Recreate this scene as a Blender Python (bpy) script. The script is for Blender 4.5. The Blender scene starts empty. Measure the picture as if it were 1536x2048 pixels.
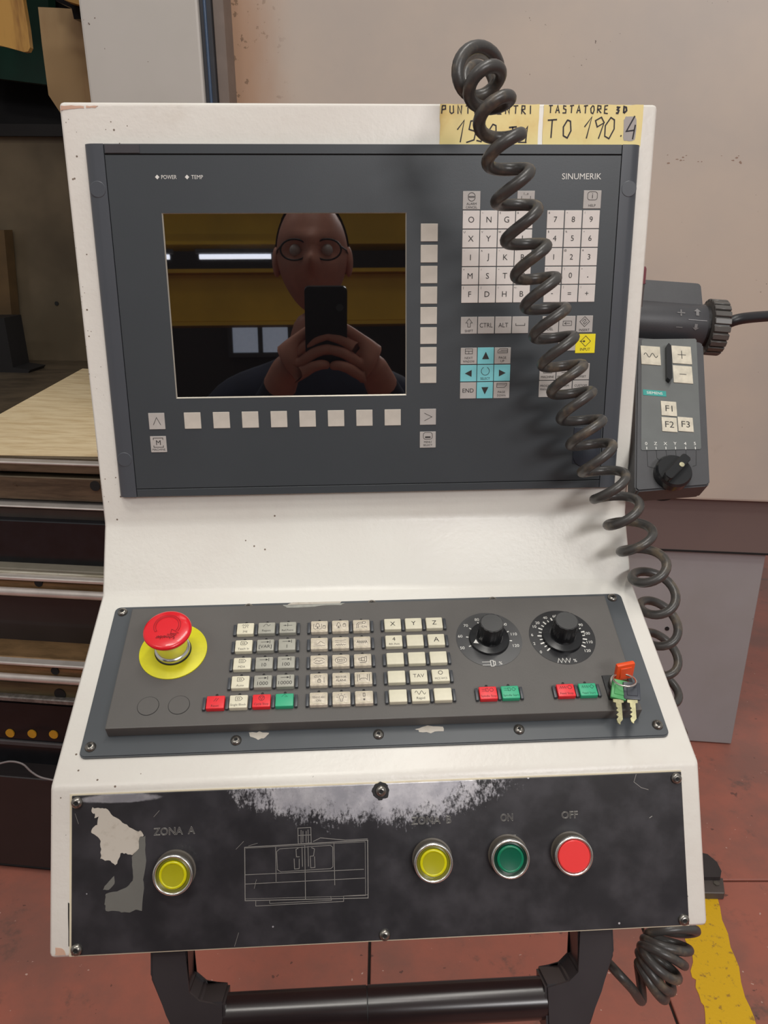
import bpy, bmesh, math, random
from mathutils import Vector, Matrix
from math import sin, cos, pi, radians
random.seed(7)
S = bpy.context.scene
COL = S.collection
# ------------------------------------------------------------------ camera
F = 1552.83
RC = Matrix(((0.9985, 0.0078, -0.0547), (-0.0221, 0.9635, -0.2668), (0.0507, 0.2676, 0.9622)))   # console frame (mm, x right, y down, z away) -> camera
CL = Vector((-24.52, 161.21, -739.73))
LEAN = radians(4.95)
ZTOP = 1.55                                  # height of the console's top front edge
def W(p):                                    # console frame mm -> world m
    return Vector((p[0]/1000, (-p[1]*sin(LEAN)+p[2]*cos(LEAN))/1000, ZTOP-(p[1]*cos(LEAN)+p[2]*sin(LEAN))/1000))
def WD(d):
    return Vector((d[0], -d[1]*sin(LEAN)+d[2]*cos(LEAN), -(d[1]*cos(LEAN)+d[2]*sin(LEAN))))
RT = RC.transposed()
CAM = W(CL)
cx, cy, cz = [WD(RT @ Vector(v)).normalized() for v in ((1,0,0),(0,1,0),(0,0,1))]
cz = cx.cross(cy).normalized(); cy = cz.cross(cx)
cam = bpy.data.cameras.new('camera'); camo = bpy.data.objects.new('camera', cam); COL.objects.link(camo)
m = Matrix((cx, -cy, -cz)).transposed().to_4x4(); m.translation = CAM
camo.matrix_world = m
cam.sensor_fit = 'VERTICAL'; cam.sensor_height = 36; cam.lens = F/2048*36; cam.clip_start = .01
S.camera = camo
# ------------------------------------------------------------------ exposure, world, lights
S.view_settings.view_transform = 'Standard'; S.view_settings.look = 'None'
S.view_settings.gamma = 1; S.view_settings.use_curve_mapping = False
S.view_settings.exposure = 0.0
wd = bpy.data.worlds.new('hall_ambient'); S.world = wd; wd.use_nodes = True
wd.node_tree.nodes['Background'].inputs[0].default_value = (1.0, .97, .94, 1)
wd.node_tree.nodes['Background'].inputs[1].default_value = .41
def area(name, loc, target, sx, sy, power, col):
    l = bpy.data.lights.new(name, 'AREA'); l.shape = 'RECTANGLE'; l.size = sx; l.size_y = sy
    l.energy = power; l.color = col
    o = bpy.data.objects.new(name, l); COL.objects.link(o); o.location = loc
    o.rotation_euler = (Vector(target)-Vector(loc)).to_track_quat('-Z', 'Y').to_euler()
    return o
T0 = (0, 0, 1.3)
area('window_daylight', (1.45, -5.2, 3.75), T0, 1.2, .8, 82, (1, .98, .97))
area('window_daylight', (2.7, -4.8, 4.3), T0, 1.0, .7, 48, (1, .98, .97))
area('bay_lamp', (-.3, -1.5, 4.9), T0, 1.2, .5, 36, (1, .965, .90))
area('bay_lamp', (.6, -.3, 5.2), T0, 1.6, .4, 40, (1, .965, .90))
area('bay_lamp', (-2.2, -2.6, 4.6), T0, 1.2, .4, 24, (1, .96, .90))
# ------------------------------------------------------------------ materials
def lin(c):
    return tuple(((v/255)/12.92 if v/255 <= .04045 else ((v/255+.055)/1.055)**2.4) for v in c)
class NT:
    def __init__(s, name):
        s.m = bpy.data.materials.new(name); s.m.use_nodes = True
        s.t = s.m.node_tree; s.b = s.t.nodes['Principled BSDF']
        s.tc = None
    def n(s, k, **kw):
        o = s.t.nodes.new(k)
        for a, v in kw.items(): setattr(o, a, v)
        return o
    def ln(s, a, b): s.t.links.new(a, b)
    def co(s, kind='Object'):
        if not s.tc: s.tc = s.n('ShaderNodeTexCoord')
        return s.tc.outputs[kind]
    def noise(s, scale, det=4, rough=.6, stretch=None, out='Fac', pos=False):
        o = s.n('ShaderNodeTexNoise'); o.inputs['Scale'].default_value = scale
        o.inputs['Detail'].default_value = det; o.inputs['Roughness'].default_value = rough
        src = s.n('ShaderNodeNewGeometry').outputs['Position'] if pos else s.co()
        if stretch:
            mp = s.n('ShaderNodeMapping'); mp.inputs['Scale'].default_value = stretch
            s.ln(src, mp.inputs[0]); src = mp.outputs[0]
        s.ln(src, o.inputs['Vector']); return o.outputs[out]
    def M(s, op, a, b=None, c=None, clamp=False):
        o = s.n('ShaderNodeMath', operation=op); o.use_clamp = clamp
        for i, v in enumerate((a, b, c)):
            if v is None: continue
            if isinstance(v, (int, float)): o.inputs[i].default_value = v
            else: s.ln(v, o.inputs[i])
        return o.outputs[0]
    def ramp(s, f, a, b):
        o = s.n('ShaderNodeMapRange'); o.interpolation_type = 'SMOOTHSTEP'
        s.ln(f, o.inputs[0]); o.inputs[1].default_value = a; o.inputs[2].default_value = b
        return o.outputs[0]
    def mix(s, f, a, b):
        o = s.n('ShaderNodeMix', data_type='RGBA')
        if isinstance(f, (int, float)): o.inputs[0].default_value = f
        else: s.ln(f, o.inputs[0])
        for i, v in ((6, a), (7, b)):
            if isinstance(v, tuple): o.inputs[i].default_value = (*v[:3], 1)
            else: s.ln(v, o.inputs[i])
        return o.outputs[2]
    def set(s, k, v):
        if isinstance(v, tuple): s.b.inputs[k].default_value = (*v, 1) if len(v) == 3 else v
        elif isinstance(v, (int, float)): s.b.inputs[k].default_value = v
        else: s.ln(v, s.b.inputs[k])
    def bump(s, h, strength=.2, dist=.001):
        o = s.n('ShaderNodeBump'); o.inputs['Strength'].default_value = strength
        o.inputs['Distance'].default_value = dist
        s.ln(h, o.inputs['Height']); s.ln(o.outputs[0], s.b.inputs['Normal'])
MATS = {}
def mat(name, rgb, rough=.5, metal=0, var=.08, scale=20, bump=0, bscale=300, spec=.5, emit=None, pos=False, stretch=None, alt=None, lo=.35, hi=.7, coat=0):
    if name in MATS: return MATS[name]
    s = NT(name); c = lin(rgb)
    a = tuple(v*(1-var) for v in c); b = tuple(min(1, v*(1+var)) for v in c)
    f = s.ramp(s.noise(scale, pos=pos, stretch=stretch), lo, hi)
    s.set('Base Color', s.mix(f, a, lin(alt) if alt else b))
    s.set('Roughness', rough); s.set('Metallic', metal); s.set('Specular IOR Level', spec); s.set('Coat Weight', coat)
    if bump: s.bump(s.noise(bscale, 2, pos=pos), bump, .0006)
    if emit: s.set('Emission Color', lin(emit[0])); s.set('Emission Strength', emit[1])
    MATS[name] = s.m; return s.m
def enamel_mat():
    s = NT('cream_enamel')
    n1 = s.ramp(s.noise(5, 5, .6), .35, .75)
    base = s.mix(n1, lin((226, 223, 215)), lin((217, 211, 203)))
    # small dark chips, only in some areas
    v = s.n('ShaderNodeTexVoronoi'); v.inputs['Scale'].default_value = 95
    s.ln(s.co(), v.inputs['Vector'])
    spot = s.M('LESS_THAN', v.outputs['Distance'], .085)
    m1 = s.M('GREATER_THAN', s.noise(6.5, 3), .60)
    chip = s.M('MULTIPLY', spot, m1)
    base = s.mix(chip, base, lin((120, 105, 92)))
    smear = s.ramp(s.noise(9, 6, .7, (1, .35, 1)), .58, .85)
    base = s.mix(s.M('MULTIPLY', smear, .35), base, lin((186, 172, 150)))
    s.set('Base Color', base); s.set('Roughness', .34); s.set('Specular IOR Level', .5)
    s.bump(s.noise(170, 2), .28, .0009)
    return s.m
ENAMEL = enamel_mat()
def plate_mat():
    s = NT('worn_glare_black_plate')
    sep = s.n('ShaderNodeSeparateXYZ'); s.ln(s.co(), sep.inputs[0])
    x, y = sep.outputs[0], sep.outputs[1]          # metres; y is minus the distance below the fold
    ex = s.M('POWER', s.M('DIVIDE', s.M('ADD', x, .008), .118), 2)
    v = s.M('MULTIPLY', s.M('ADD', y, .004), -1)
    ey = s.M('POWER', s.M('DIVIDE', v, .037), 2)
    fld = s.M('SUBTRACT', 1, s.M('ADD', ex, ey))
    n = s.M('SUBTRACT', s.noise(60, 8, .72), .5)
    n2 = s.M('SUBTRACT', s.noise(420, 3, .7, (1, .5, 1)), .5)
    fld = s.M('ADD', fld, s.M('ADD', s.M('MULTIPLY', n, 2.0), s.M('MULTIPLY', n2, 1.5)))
    wear_glare = s.ramp(fld, .12, .62)  # worn metal plus the window reflection at top centre, painted into the colour
    gx = s.M('POWER', s.M('DIVIDE', s.M('ADD', x, .205), .035), 2)
    gy = s.M('POWER', s.M('DIVIDE', s.M('SUBTRACT', v, .006), .004), 2)
    g = s.M('SUBTRACT', 1, s.M('ADD', gx, gy))
    wear_glare = s.M('MAXIMUM', wear_glare, s.M('MULTIPLY', s.ramp(s.M('ADD', g, n), .1, .6), .6))
    spk = s.n('ShaderNodeTexVoronoi'); spk.inputs['Scale'].default_value = 60; s.ln(s.co(), spk.inputs['Vector'])
    sp = s.M('MULTIPLY', s.M('LESS_THAN', spk.outputs['Distance'], .05), s.M('GREATER_THAN', s.noise(14, 2), .56))
    wear_glare = s.M('MAXIMUM', wear_glare, sp)
    mott = s.ramp(s.noise(26, 5), .35, .75)
    base = s.mix(mott, lin((40, 39, 42)), lin((56, 54, 58)))
    s.set('Base Color', s.mix(wear_glare, base, s.mix(s.ramp(s.noise(40, 6, .7), .35, .7), lin((172, 171, 178)), lin((214, 212, 216)))))
    s.set('Metallic', s.M('MULTIPLY', wear_glare, .5))
    s.set('Roughness', s.M('ADD', .30, s.M('MULTIPLY', mott, .12)))
    s.bump(s.noise(120, 3), .1, .0004)
    return s.m
def floor_mat():
    s = NT('red_painted_concrete')
    a = s.ramp(s.noise(3.2, 8, .65, pos=True), .38, .66)
    c = s.mix(a, lin((168, 100, 84)), lin((140, 94, 83)))
    b = s.ramp(s.noise(11, 6, .7, pos=True), .56, .72)
    c = s.mix(s.M('MULTIPLY', b, .7), c, lin((92, 78, 72)))
    w = s.M('GREATER_THAN', s.noise(75, 2, .5, pos=True), .735)
    c = s.mix(w, c, lin((196, 160, 148)))
    k = s.M('GREATER_THAN', s.noise(34, 3, .5, pos=True), .70)
    c = s.mix(s.M('MULTIPLY', k, .6), c, lin((60, 50, 48)))
    s.set('Base Color', c); s.set('Roughness', .5)
    s.bump(s.noise(55, 5, pos=True), .25, .002)
    return s.m
def guard_mat(name, c1, c2, rust=False):
    s = NT(name)
    a = s.ramp(s.noise(2.2, 5, .6), .3, .72)
    c = s.mix(a, lin(c1), lin(c2))
    sm = s.ramp(s.noise(7, 6, .7), .66, .84)
    c = s.mix(s.M('MULTIPLY', sm, .3), c, lin((120, 102, 84)))
    if rust:
        sep = s.n('ShaderNodeSeparateXYZ'); s.ln(s.co(), sep.inputs[0])
        e = s.ramp(s.M('SUBTRACT', sep.outputs[0], s.M('MULTIPLY', s.noise(7, 4, .6, (1, 1, .4)), .12)), .115, -.05)
        c = s.mix(s.M('MULTIPLY', e, .75), c, lin((164, 122, 88)))
        d = s.M('MULTIPLY', s.M('GREATER_THAN', s.noise(52, 4, .6), .63), e)
        c = s.mix(s.M('MULTIPLY', d, .7), c, lin((104, 82, 62)))
    v = s.M('MULTIPLY', s.M('GREATER_THAN', s.noise(120, 2), .72), s.M('GREATER_THAN', s.noise(8, 2), .6))
    c = s.mix(v, c, lin((96, 80, 70)))
    s.set('Base Color', c); s.set('Roughness', .42)
    s.bump(s.noise(18, 3), .05, .004)
    return s.m
def steel_mat(name, c1, c2, rough=.4, metal=.6, stretch=(.4, 1, 4)):
    s = NT(name)
    a = s.ramp(s.noise(16, 7, .7, stretch), .35, .7)
    c = s.mix(a, lin(c1), lin(c2))
    k = s.ramp(s.noise(30, 5, .7, (1, 1, 1.5)), .62, .74)
    c = s.mix(s.M('MULTIPLY', k, .7), c, lin((60, 42, 26)))
    s.set('Base Color', c); s.set('Roughness', rough); s.set('Metallic', metal)
    s.bump(s.noise(60, 3), .15, .001)
    return s.m
def wood_mat():
    s = NT('pale_board')
    a = s.noise(9, 6, .65, (1, 5, 1)); c = s.mix(s.ramp(a, .35, .7), lin((228, 208, 170)), lin((204, 178, 136)))
    k = s.ramp(s.noise(3.2, 2, .5, (1, 1.6, 1)), .62, .75)
    c = s.mix(s.M('MULTIPLY', k, .4), c, lin((158, 124, 84)))
    s.set('Base Color', c); s.set('Roughness', .6); return s.m
GREY = mat('slate_grey_plastic', (62, 67, 71), .42, var=.04, scale=8, bump=.05, bscale=900)
GREYB = mat('slate_grey_border', (76, 80, 86), .38, var=.04, scale=8)
GAP = mat('gap_black', (14, 14, 15), .7)
DECK = mat('deck_grey_lacquer', (90, 87, 84), .5, var=.06, scale=14, bump=.12, bscale=700)
DECKP = mat('deck_plate_grey', (76, 80, 84), .38, var=.08, scale=10)
KEYL = mat('key_cream_light', (222, 215, 209), .5, var=.03, scale=60)
KEYG = mat('key_warm_grey', (200, 193, 182), .5, var=.05, scale=60)
KEYM = mat('key_mid_grey', (182, 177, 172), .5, var=.04, scale=60)
CYAN = mat('key_cyan', (126, 205, 212), .5, var=.03)
YELK = mat('key_yellow', (250, 232, 20), .5, var=.02)
INK = mat('ink_dark', (46, 43, 42), .6)
INKF = mat('ink_faded', (98, 92, 86), .6)
WHT = mat('print_white', (228, 226, 220), .5, var=.02)
CREAM = mat('key_cream_cap', (222, 216, 192), .4, var=.04, scale=120, bump=.05)
CREAMD = mat('key_cream_worn', (206, 196, 172), .45, var=.12, scale=160)
CAPG = mat('key_grey_cap', (166, 164, 152), .42, var=.05, scale=120)
LAM = mat('laminated_insert', (214, 203, 184), .28, var=.16, scale=220, bump=.3, bscale=160)
REDC = mat('red_cap', (232, 44, 52), .36, var=.05, scale=150)
REDE = mat('red_mushroom', (226, 22, 36), .3, var=.04, coat=.3)
GRNC = mat('green_cap', (52, 172, 128), .38, var=.05)
BLK = mat('black_plastic', (30, 31, 33), .25, var=.1)
BLKM = mat('black_matte', (28, 27, 28), .55, var=.15)
CHROME = mat('chrome', (226, 224, 218), .22, .92, var=.05)
STEEL = mat('screw_steel', (140, 136, 130), .28, .9, var=.15, scale=300)
YELP = mat('yellow_ring_paint', (222, 216, 26), .45, var=.08, scale=40)
YELLENS = mat('yellow_lens', (206, 200, 10), .25, var=.1, scale=80)
YELDK = mat('yellow_lens_rim', (120, 118, 24), .3)
GRNL = mat('green_lens', (6, 118, 84), .25, var=.1, scale=80)
GRNDK = mat('green_lens_rim', (8, 52, 40), .3)
REDL = mat('red_button_face', (238, 58, 58), .35, var=.03)
PAPER = mat('yellowed_paper', (246, 226, 156), .55, var=.03, scale=22, alt=(226, 192, 116), lo=.5, hi=.85)
MARK = mat('marker_ink', (38, 30, 38), .6, var=.2)
CABLE = mat('black_cable_rubber', (72, 70, 68), .34, var=.12, scale=45, bump=.12, bscale=400, alt=(112, 100, 84), lo=.5, hi=.75)
HHB = mat('handheld_dark_grey', (66, 66, 69), .45, var=.05, scale=40, bump=.15, bscale=1200)
HHI = mat('handheld_insert', (96, 99, 98), .5, var=.05, scale=30)
HHK = mat('handheld_key_cream', (204, 196, 178), .5, var=.12, scale=90)
TEAL = mat('teal_sticker', (44, 150, 142), .5)
HANDLE = mat('handle_black', (54, 50, 52), .3, var=.08, scale=15)
ORANGE = mat('orange_plastic', (238, 84, 34), .4)
GRNP = mat('green_plastic', (74, 160, 92), .4, var=.1)
DKP = mat('dark_key_plastic', (62, 66, 74), .4)
BRASS = mat('key_brass', (186, 180, 140), .35, .8, var=.15, scale=200)
SEAL = mat('cream_sealant', (216, 204, 178), .6, var=.06)
BARE = mat('bare_primer', (198, 190, 178), .5, var=.08, scale=70, alt=(168, 158, 144), lo=.5, hi=.7)
BARE2 = mat('grey_undercoat', (104, 103, 98), .5, var=.05)
CHIPM = mat('pink_primer', (206, 168, 146), .6, var=.08)
SILV = mat('engraved_silver', (150, 147, 142), .4, .3)
# ------------------------------------------------------------------ helpers
def ob(name, me, m, parent=None, loc=None, rot=None):
    o = bpy.data.objects.new(name, me); COL.objects.link(o)
    if m is not None and me is not None and not me.materials:
        for q in (m if isinstance(m, (list, tuple)) else [m]): me.materials.append(q)
    if parent: o.parent = parent
    if loc is not None: o.location = loc
    if rot is not None: o.rotation_euler = rot
    return o
def fin(bm, smooth=None):
    me = bpy.data.meshes.new('mesh')
    bmesh.ops.recalc_face_normals(bm, faces=bm.faces)
    if smooth is not None:
        for f in bm.faces: f.smooth = True
        for e in bm.edges:
            if len(e.link_faces) == 2 and e.calc_face_angle(0) > radians(smooth): e.smooth = False
    bm.to_mesh(me); bm.free(); return me
def thing(name, label, cat, mtx=None, group=None, loc=None):
    o = bpy.data.objects.new(name, None); COL.objects.link(o); o.empty_display_size = .05
    if mtx: o.matrix_world = mtx
    if loc is not None: o.location = loc
    return tag(o, label, cat, group)
def tag(o, label, cat, group=None):
    o['label'] = label; o['category'] = cat
    if group: o['group'] = group
    return o
def struct(o): o['kind'] = 'structure'; return o
def vbox(bm, x0, x1, y0, y1, z0, z1, bev=0, seg=1):
    r = bmesh.ops.create_cube(bm, size=1)
    for v in r['verts']:
        v.co = Vector((x0 if v.co.x < 0 else x1, y0 if v.co.y < 0 else y1, z0 if v.co.z < 0 else z1))
    if bev:
        es = list({e for v in r['verts'] for e in v.link_edges})
        bmesh.ops.bevel(bm, geom=es, offset=bev, segments=seg, affect='EDGES', profile=.6)
    return r
def prism(bm, poly, z0, z1):
    a = [bm.verts.new((x, y, z0)) for x, y in poly]; b = [bm.verts.new((x, y, z1)) for x, y in poly]
    bm.faces.new(b); bm.faces.new(a[::-1]); n = len(poly)
    for i in range(n): bm.faces.new((a[i], a[(i+1) % n], b[(i+1) % n], b[i]))
def lathe(bm, prof, n=32, c=(0, 0), M_=None):      # prof: (r, z) list
    rings = []
    for r, z in prof:
        if r < 1e-7: rings.append([bm.verts.new((c[0], c[1], z))])
        else: rings.append([bm.verts.new((c[0]+r*cos(2*pi*i/n), c[1]+r*sin(2*pi*i/n), z)) for i in range(n)])
    for a, b in zip(rings, rings[1:]):
        if len(a) == 1 and len(b) == 1: continue
        for i in range(n):
            j = (i+1) % n
            if len(a) == 1: bm.faces.new((a[0], b[i], b[j]))
            elif len(b) == 1: bm.faces.new((a[i], a[j], b[0]))
            else: bm.faces.new((a[i], a[j], b[j], b[i]))
    if len(rings[0]) > 1: bm.faces.new(rings[0][::-1])
    if len(rings[-1]) > 1: bm.faces.new(rings[-1])
    if M_:
        for rr in rings:
            for v in rr: v.co = M_ @ v.co
def tube(bm, pts, r, n=10, closed=False):
    pts = [Vector(p) for p in pts]; N = len(pts); rings = []; up = None
    for i, p in enumerate(pts):
        a = pts[i-1] if (i or closed) else p; b = pts[(i+1) % N] if (i < N-1 or closed) else p
        t = (b-a).normalized()
        if up is None: up = t.orthogonal().normalized()
        up = (up - t*up.dot(t)).normalized(); s = t.cross(up)
        rr = r[i] if isinstance(r, (list, tuple)) else r
        rings.append([bm.verts.new(p+(up*cos(2*pi*k/n)+s*sin(2*pi*k/n))*rr) for k in range(n)])
    for i in range(N if closed else N-1):
        A, B = rings[i], rings[(i+1) % N]
        for k in range(n): bm.faces.new((A[k], A[(k+1) % n], B[(k+1) % n], B[k]))
    if not closed: bm.faces.new(rings[0][::-1]); bm.faces.new(rings[-1])
def smooth_path(pts, n=6):
    pts = [Vector(p) for p in pts]; out = []
    for i in range(len(pts)-1):
        p0 = pts[max(0, i-1)]; p1 = pts[i]; p2 = pts[i+1]; p3 = pts[min(len(pts)-1, i+2)]
        for k in range(n):
            t = k/n
            out.append(.5*((2*p1)+(-p0+p2)*t+(2*p0-5*p1+4*p2-p3)*t*t+(-p0+3*p1-3*p2+p3)*t**3))
    out.append(pts[-1]); return out
GC = {}
def glyphs(txt, outline=0):
    k = (txt, outline)
    if k in GC: return GC[k]
    cu = bpy.data.curves.new('t', 'FONT'); cu.body = txt; cu.size = 1; cu.align_x = 'CENTER'; cu.align_y = 'CENTER'
    cu.resolution_u = 3; cu.fill_mode = 'FRONT'
    if outline: cu.fill_mode = 'NONE'; cu.bevel_depth = outline; cu.bevel_resolution = 0
    o = bpy.data.objects.new('t', cu); me = bpy.data.meshes.new_from_object(o)
    vs = [v.co.copy() for v in me.vertices]; fs = [tuple(p.vertices) for p in me.polygons]
    bpy.data.objects.remove(o); bpy.data.meshes.remove(me); bpy.data.curves.remove(cu)
    if vs:
        xs = [v.x for v in vs]; ys = [v.y for v in vs]
        w = max(xs)-min(xs); h = max(ys)-min(ys); ox = (max(xs)+min(xs))/2; oy = (max(ys)+min(ys))/2
        vs = [Vector(((v.x-ox), (v.y-oy), v.z)) for v in vs]
    else: w = h = 1
    GC[k] = (vs, fs, w, h); return GC[k]
def draw(items, z=0):      # items in mm: ('t',txt,x,y,height[,maxwidth[,angle]]) ('l',pts,w) ('p',poly) ('o',outline text) ; y up
    bm = bmesh.new()
    for it in items:
        if it[0] in 'to':
            vs, fs, w, h = glyphs(it[1], .02 if it[0] == 'o' else 0)
            k = it[4]/(.70 if it[0] == 't' else .70); kx = k
            if len(it) > 5 and it[5] and w*k > it[5]: kx = it[5]/w
            a = radians(it[6]) if len(it) > 6 else 0
            if h*k > it[4]*1.6: k = it[4]/h
            nv = []
            for v in vs:
                x, y = v.x*kx, v.y*k
                nv.append(bm.verts.new(((it[2]+x*cos(a)-y*sin(a))/1000, (it[3]+x*sin(a)+y*cos(a))/1000, z/1000+(v.z*k/1000 if it[0] == 'o' else 0))))
            for f in fs:
                try: bm.faces.new([nv[i] for i in f])
                except ValueError: pass
        elif it[0] == 'p':
            bm.faces.new([bm.verts.new((x/1000, y/1000, z/1000)) for x, y in it[1]])
        else:
            pts = [Vector((x, y)) for x, y in it[1]]; w = it[2]/2; L = []; R = []
            closed = (pts[0]-pts[-1]).length < 1e-6 and len(pts) > 2
            if closed: pts = pts[:-1]
            n = len(pts)
            for i, p in enumerate(pts):
                a = pts[i-1] if (i or closed) else None; b = pts[(i+1) % n] if (i < n-1 or closed) else None
                d1 = (p-a).normalized() if a is not None else None; d2 = (b-p).normalized() if b is not None else None
                d1 = d1 or d2; d2 = d2 or d1
                n1 = Vector((-d1.y, d1.x)); n2 = Vector((-d2.y, d2.x)); nn = n1+n2
                if nn.length < .2: nn = n1
                nn.normalize(); sc = min(2, 1/max(.3, nn.dot(n1)))
                L.append(bm.verts.new(((p+nn*w*sc)/1000).to_3d()+Vector((0, 0, z/1000)))); R.append(bm.verts.new(((p-nn*w*sc)/1000).to_3d()+Vector((0, 0, z/1000))))
            for i in range(n if closed else n-1):
                j = (i+1) % n; bm.faces.new((L[i], R[i], R[j], L[j]))
    me = bpy.data.meshes.new('print')
    for f in bm.faces:
        if f.normal.z < 0: f.normal_flip()
    bm.normal_update()
    for f in bm.faces:
        if f.normal.z < 0: f.normal_flip()
    bm.to_mesh(me); bm.free(); return me
def arc(cx_, cy_, r, a0, a1, n=16, ry=None):
    return [(cx_+r*cos(radians(a0+(a1-a0)*i/n)), cy_+(ry or r)*sin(radians(a0+(a1-a0)*i/n))) for i in range(n+1)]
def rrect(x0, y0, x1, y1, r, n=4):
    o = []
    for (ax, ay, s) in ((x1-r, y1-r, 0), (x0+r, y1-r, 90), (x0+r, y0+r, 180), (x1-r, y0+r, 270)):
        o += arc(ax, ay, r, s, s+90, n)
    return o
def frame(o, d):           # console-frame origin and 'down' direction -> world matrix with x right, y up the face, z out
    d = Vector(d).normalized(); U = Vector((1, 0, 0)); n = d.cross(U)
    if n.z > 0: n = -n
    M_ = Matrix((WD(U), WD(-d), WD(n))).transposed().to_4x4(); M_.translation = W(o); return M_
PR = [Vector(p) for p in ((0, 0, 0), (0, 373.0, 0), (0, 435.0, -29.5), (0, 527.8, -200.3), (0, 649.4, -243.9))]
F1 = frame(PR[0], PR[1]-PR[0]); F3 = frame(PR[2], PR[3]-PR[2]); F4 = frame(PR[3], PR[4]-PR[3])
def ray(px, py):
    return (cx*((px-768)/F)+cy*((py-1024)/F)+cz)
def on(M_, px, py, h=0):   # pixel -> face coordinates in mm (x, y up) on the plane h mm above the face
    Mi = M_.inverted(); o = Mi @ CAM; d = Mi.to_3x3() @ ray(px, py); t = (h/1000-o.z)/d.z; q = o+d*t
    return (q.x*1000, q.y*1000)
def wpx(px, py, depth): return CAM+ray(px, py)*depth
mm = .001
# ------------------------------------------------------------------ floor and hall (setting)
BETA = radians(-10); BGX = Vector((cos(BETA), sin(BETA), 0)); BGY = Vector((-sin(BETA), cos(BETA), 0))
def floor_hit(px, py, z=0):
    r = ray(px, py); return CAM+r*((z-CAM.z)/r.z)
FLOORM = floor_mat(); JOINT = mat('joint_dirt', (40, 33, 30), .8, var=.3, scale=40, pos=True)
fl = bpy.data.objects.new('floor', None); COL.objects.link(fl); struct(fl)
sub = bmesh.new(); vbox(sub, -8, 8, -8, 6, -.12, -.008)
ob('joint_bed', fin(sub), JOINT, fl)
a = floor_hit(738, 1950); b = floor_hit(1342, 2010); c = floor_hit(1488, 1761)
fd = (floor_hit(735, 2048)-floor_hit(738, 1900)); fang = math.atan2(fd.y, fd.x)+pi/2
pitch = abs((b-a).dot(Vector((cos(fang), sin(fang), 0)))); U = Vector((cos(fang), sin(fang), 0)); V = Vector((-sin(fang), cos(fang), 0))
jv = (c-a).dot(V); plen = 1.2
cols = [(-5.4, -3.5, (-6, -2.2, .9, 4.4)), (-3.5, -1.72, (-6, -3.1, .4, 3.6)), (-1.72, 0, (-6, -2.0, 1.3, 4.4)), (0, pitch, (-6, -2.6, 1.25, 4.0)), (pitch, pitch+1.75, (-6, -1.4+jv, jv, 3.2)), (pitch+1.75, pitch+3.6, (-6, -2, 1.1, 4.4)), (pitch+3.6, pitch+5.2, (-6, -3, .3, 3.6))]
for u0, u1, vs_ in cols:
    for v0, v1 in zip(vs_, vs_[1:]):
        p = a+U*((u0+u1)/2)+V*((v0+v1)/2); hu = (u1-u0)/2-.003; hv = (v1-v0)/2-.003
        bm = bmesh.new(); vbox(bm, -hu, hu, -hv, hv, -.03, 0, .0015)
        ob('floor_slab', fin(bm), FLOORM, fl, (p.x, p.y, 0), (0, 0, fang))
# worn yellow line
L_ = [(1392, 1740), (1384, 1800), (1374, 1850), (1370, 1880), (1377, 1893), (1384, 1905), (1386, 1925), (1381, 1942), (1384, 1955), (1392, 1960), (1391, 1975), (1398, 1990), (1402, 2005), (1408, 2012), (1410, 2026), (1411, 2048), (1418, 2120), (1428, 2200)]
R_ = [(1419, 1740), (1432, 1785), (1440, 1815), (1444, 1840), (1456, 1868), (1461, 1895), (1470, 1915), (1478, 1935), (1482, 1965), (1490, 1995), (1500, 2015), (1508, 2035), (1515, 2060), (1530, 2120), (1548, 2200)]
bm = bmesh.new(); poly = [floor_hit(*q) for q in L_]+[floor_hit(*q) for q in R_[::-1]]
prism(bm, [(q.x, q.y) for q in poly], .0002, .0010)
YL = NT('yellow_line_paint'); f_ = YL.ramp(YL.noise(60, 6, .7, pos=True), .56, .66)
YL.set('Base Color', YL.mix(YL.M('MULTIPLY', f_, .8), lin((222, 176, 18)), lin((150, 110, 50)))); YL.set('Roughness', .55); YL.bump(YL.noise(120, 4, pos=True), .4, .001)
o = ob('painted_line', fin(bm), YL.m, fl); o['label'] = 'worn yellow floor line'
# hall behind the photographer (seen in the dark screen)
bm = bmesh.new(); vbox(bm, -9, 9, -8.3, -8.1, 0, 7)
struct(ob('wall_rear', fin(bm), mat('hall_wall', (74, 70, 68), .7, scale=1)))
WIN = mat('window_glow', (205, 212, 225), .3, emit=((190, 200, 220), 1.0))
MUL = mat('window_frame_paint', (88, 88, 90), .5)
for k, (x0, x1, z0, z1) in enumerate(((-4.6, -2.2, 3.55, 4.9), (-1.6, .8, 3.55, 4.9), (1.4, 3.8, 3.55, 4.9), (2.2, 3.9, 1.0, 1.5), (-1.2, -.6, 1.5, 1.9))):
    w = bpy.data.objects.new('window_%d' % (k+1), None); COL.objects.link(w); struct(w); w.location = (0, -8.0, 0)
    bm = bmesh.new(); vbox(bm, x0, x1, -.06, -.04, z0, z1); ob('pane', fin(bm), WIN, w)
    bm = bmesh.new(); q = .05
    for (p0, p1, r0, r1) in ((x0-q, x1+q, z0-q, z0), (x0-q, x1+q, z1, z1+q), (x0-q, x0, z0, z1), (x1, x1+q, z0, z1), ((x0+x1)/2-q/2, (x0+x1)/2+q/2, z0, z1)):
        vbox(bm, p0, p1, -.08, 0, r0, r1)
    ob('window_frame', fin(bm), MUL, w)
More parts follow.
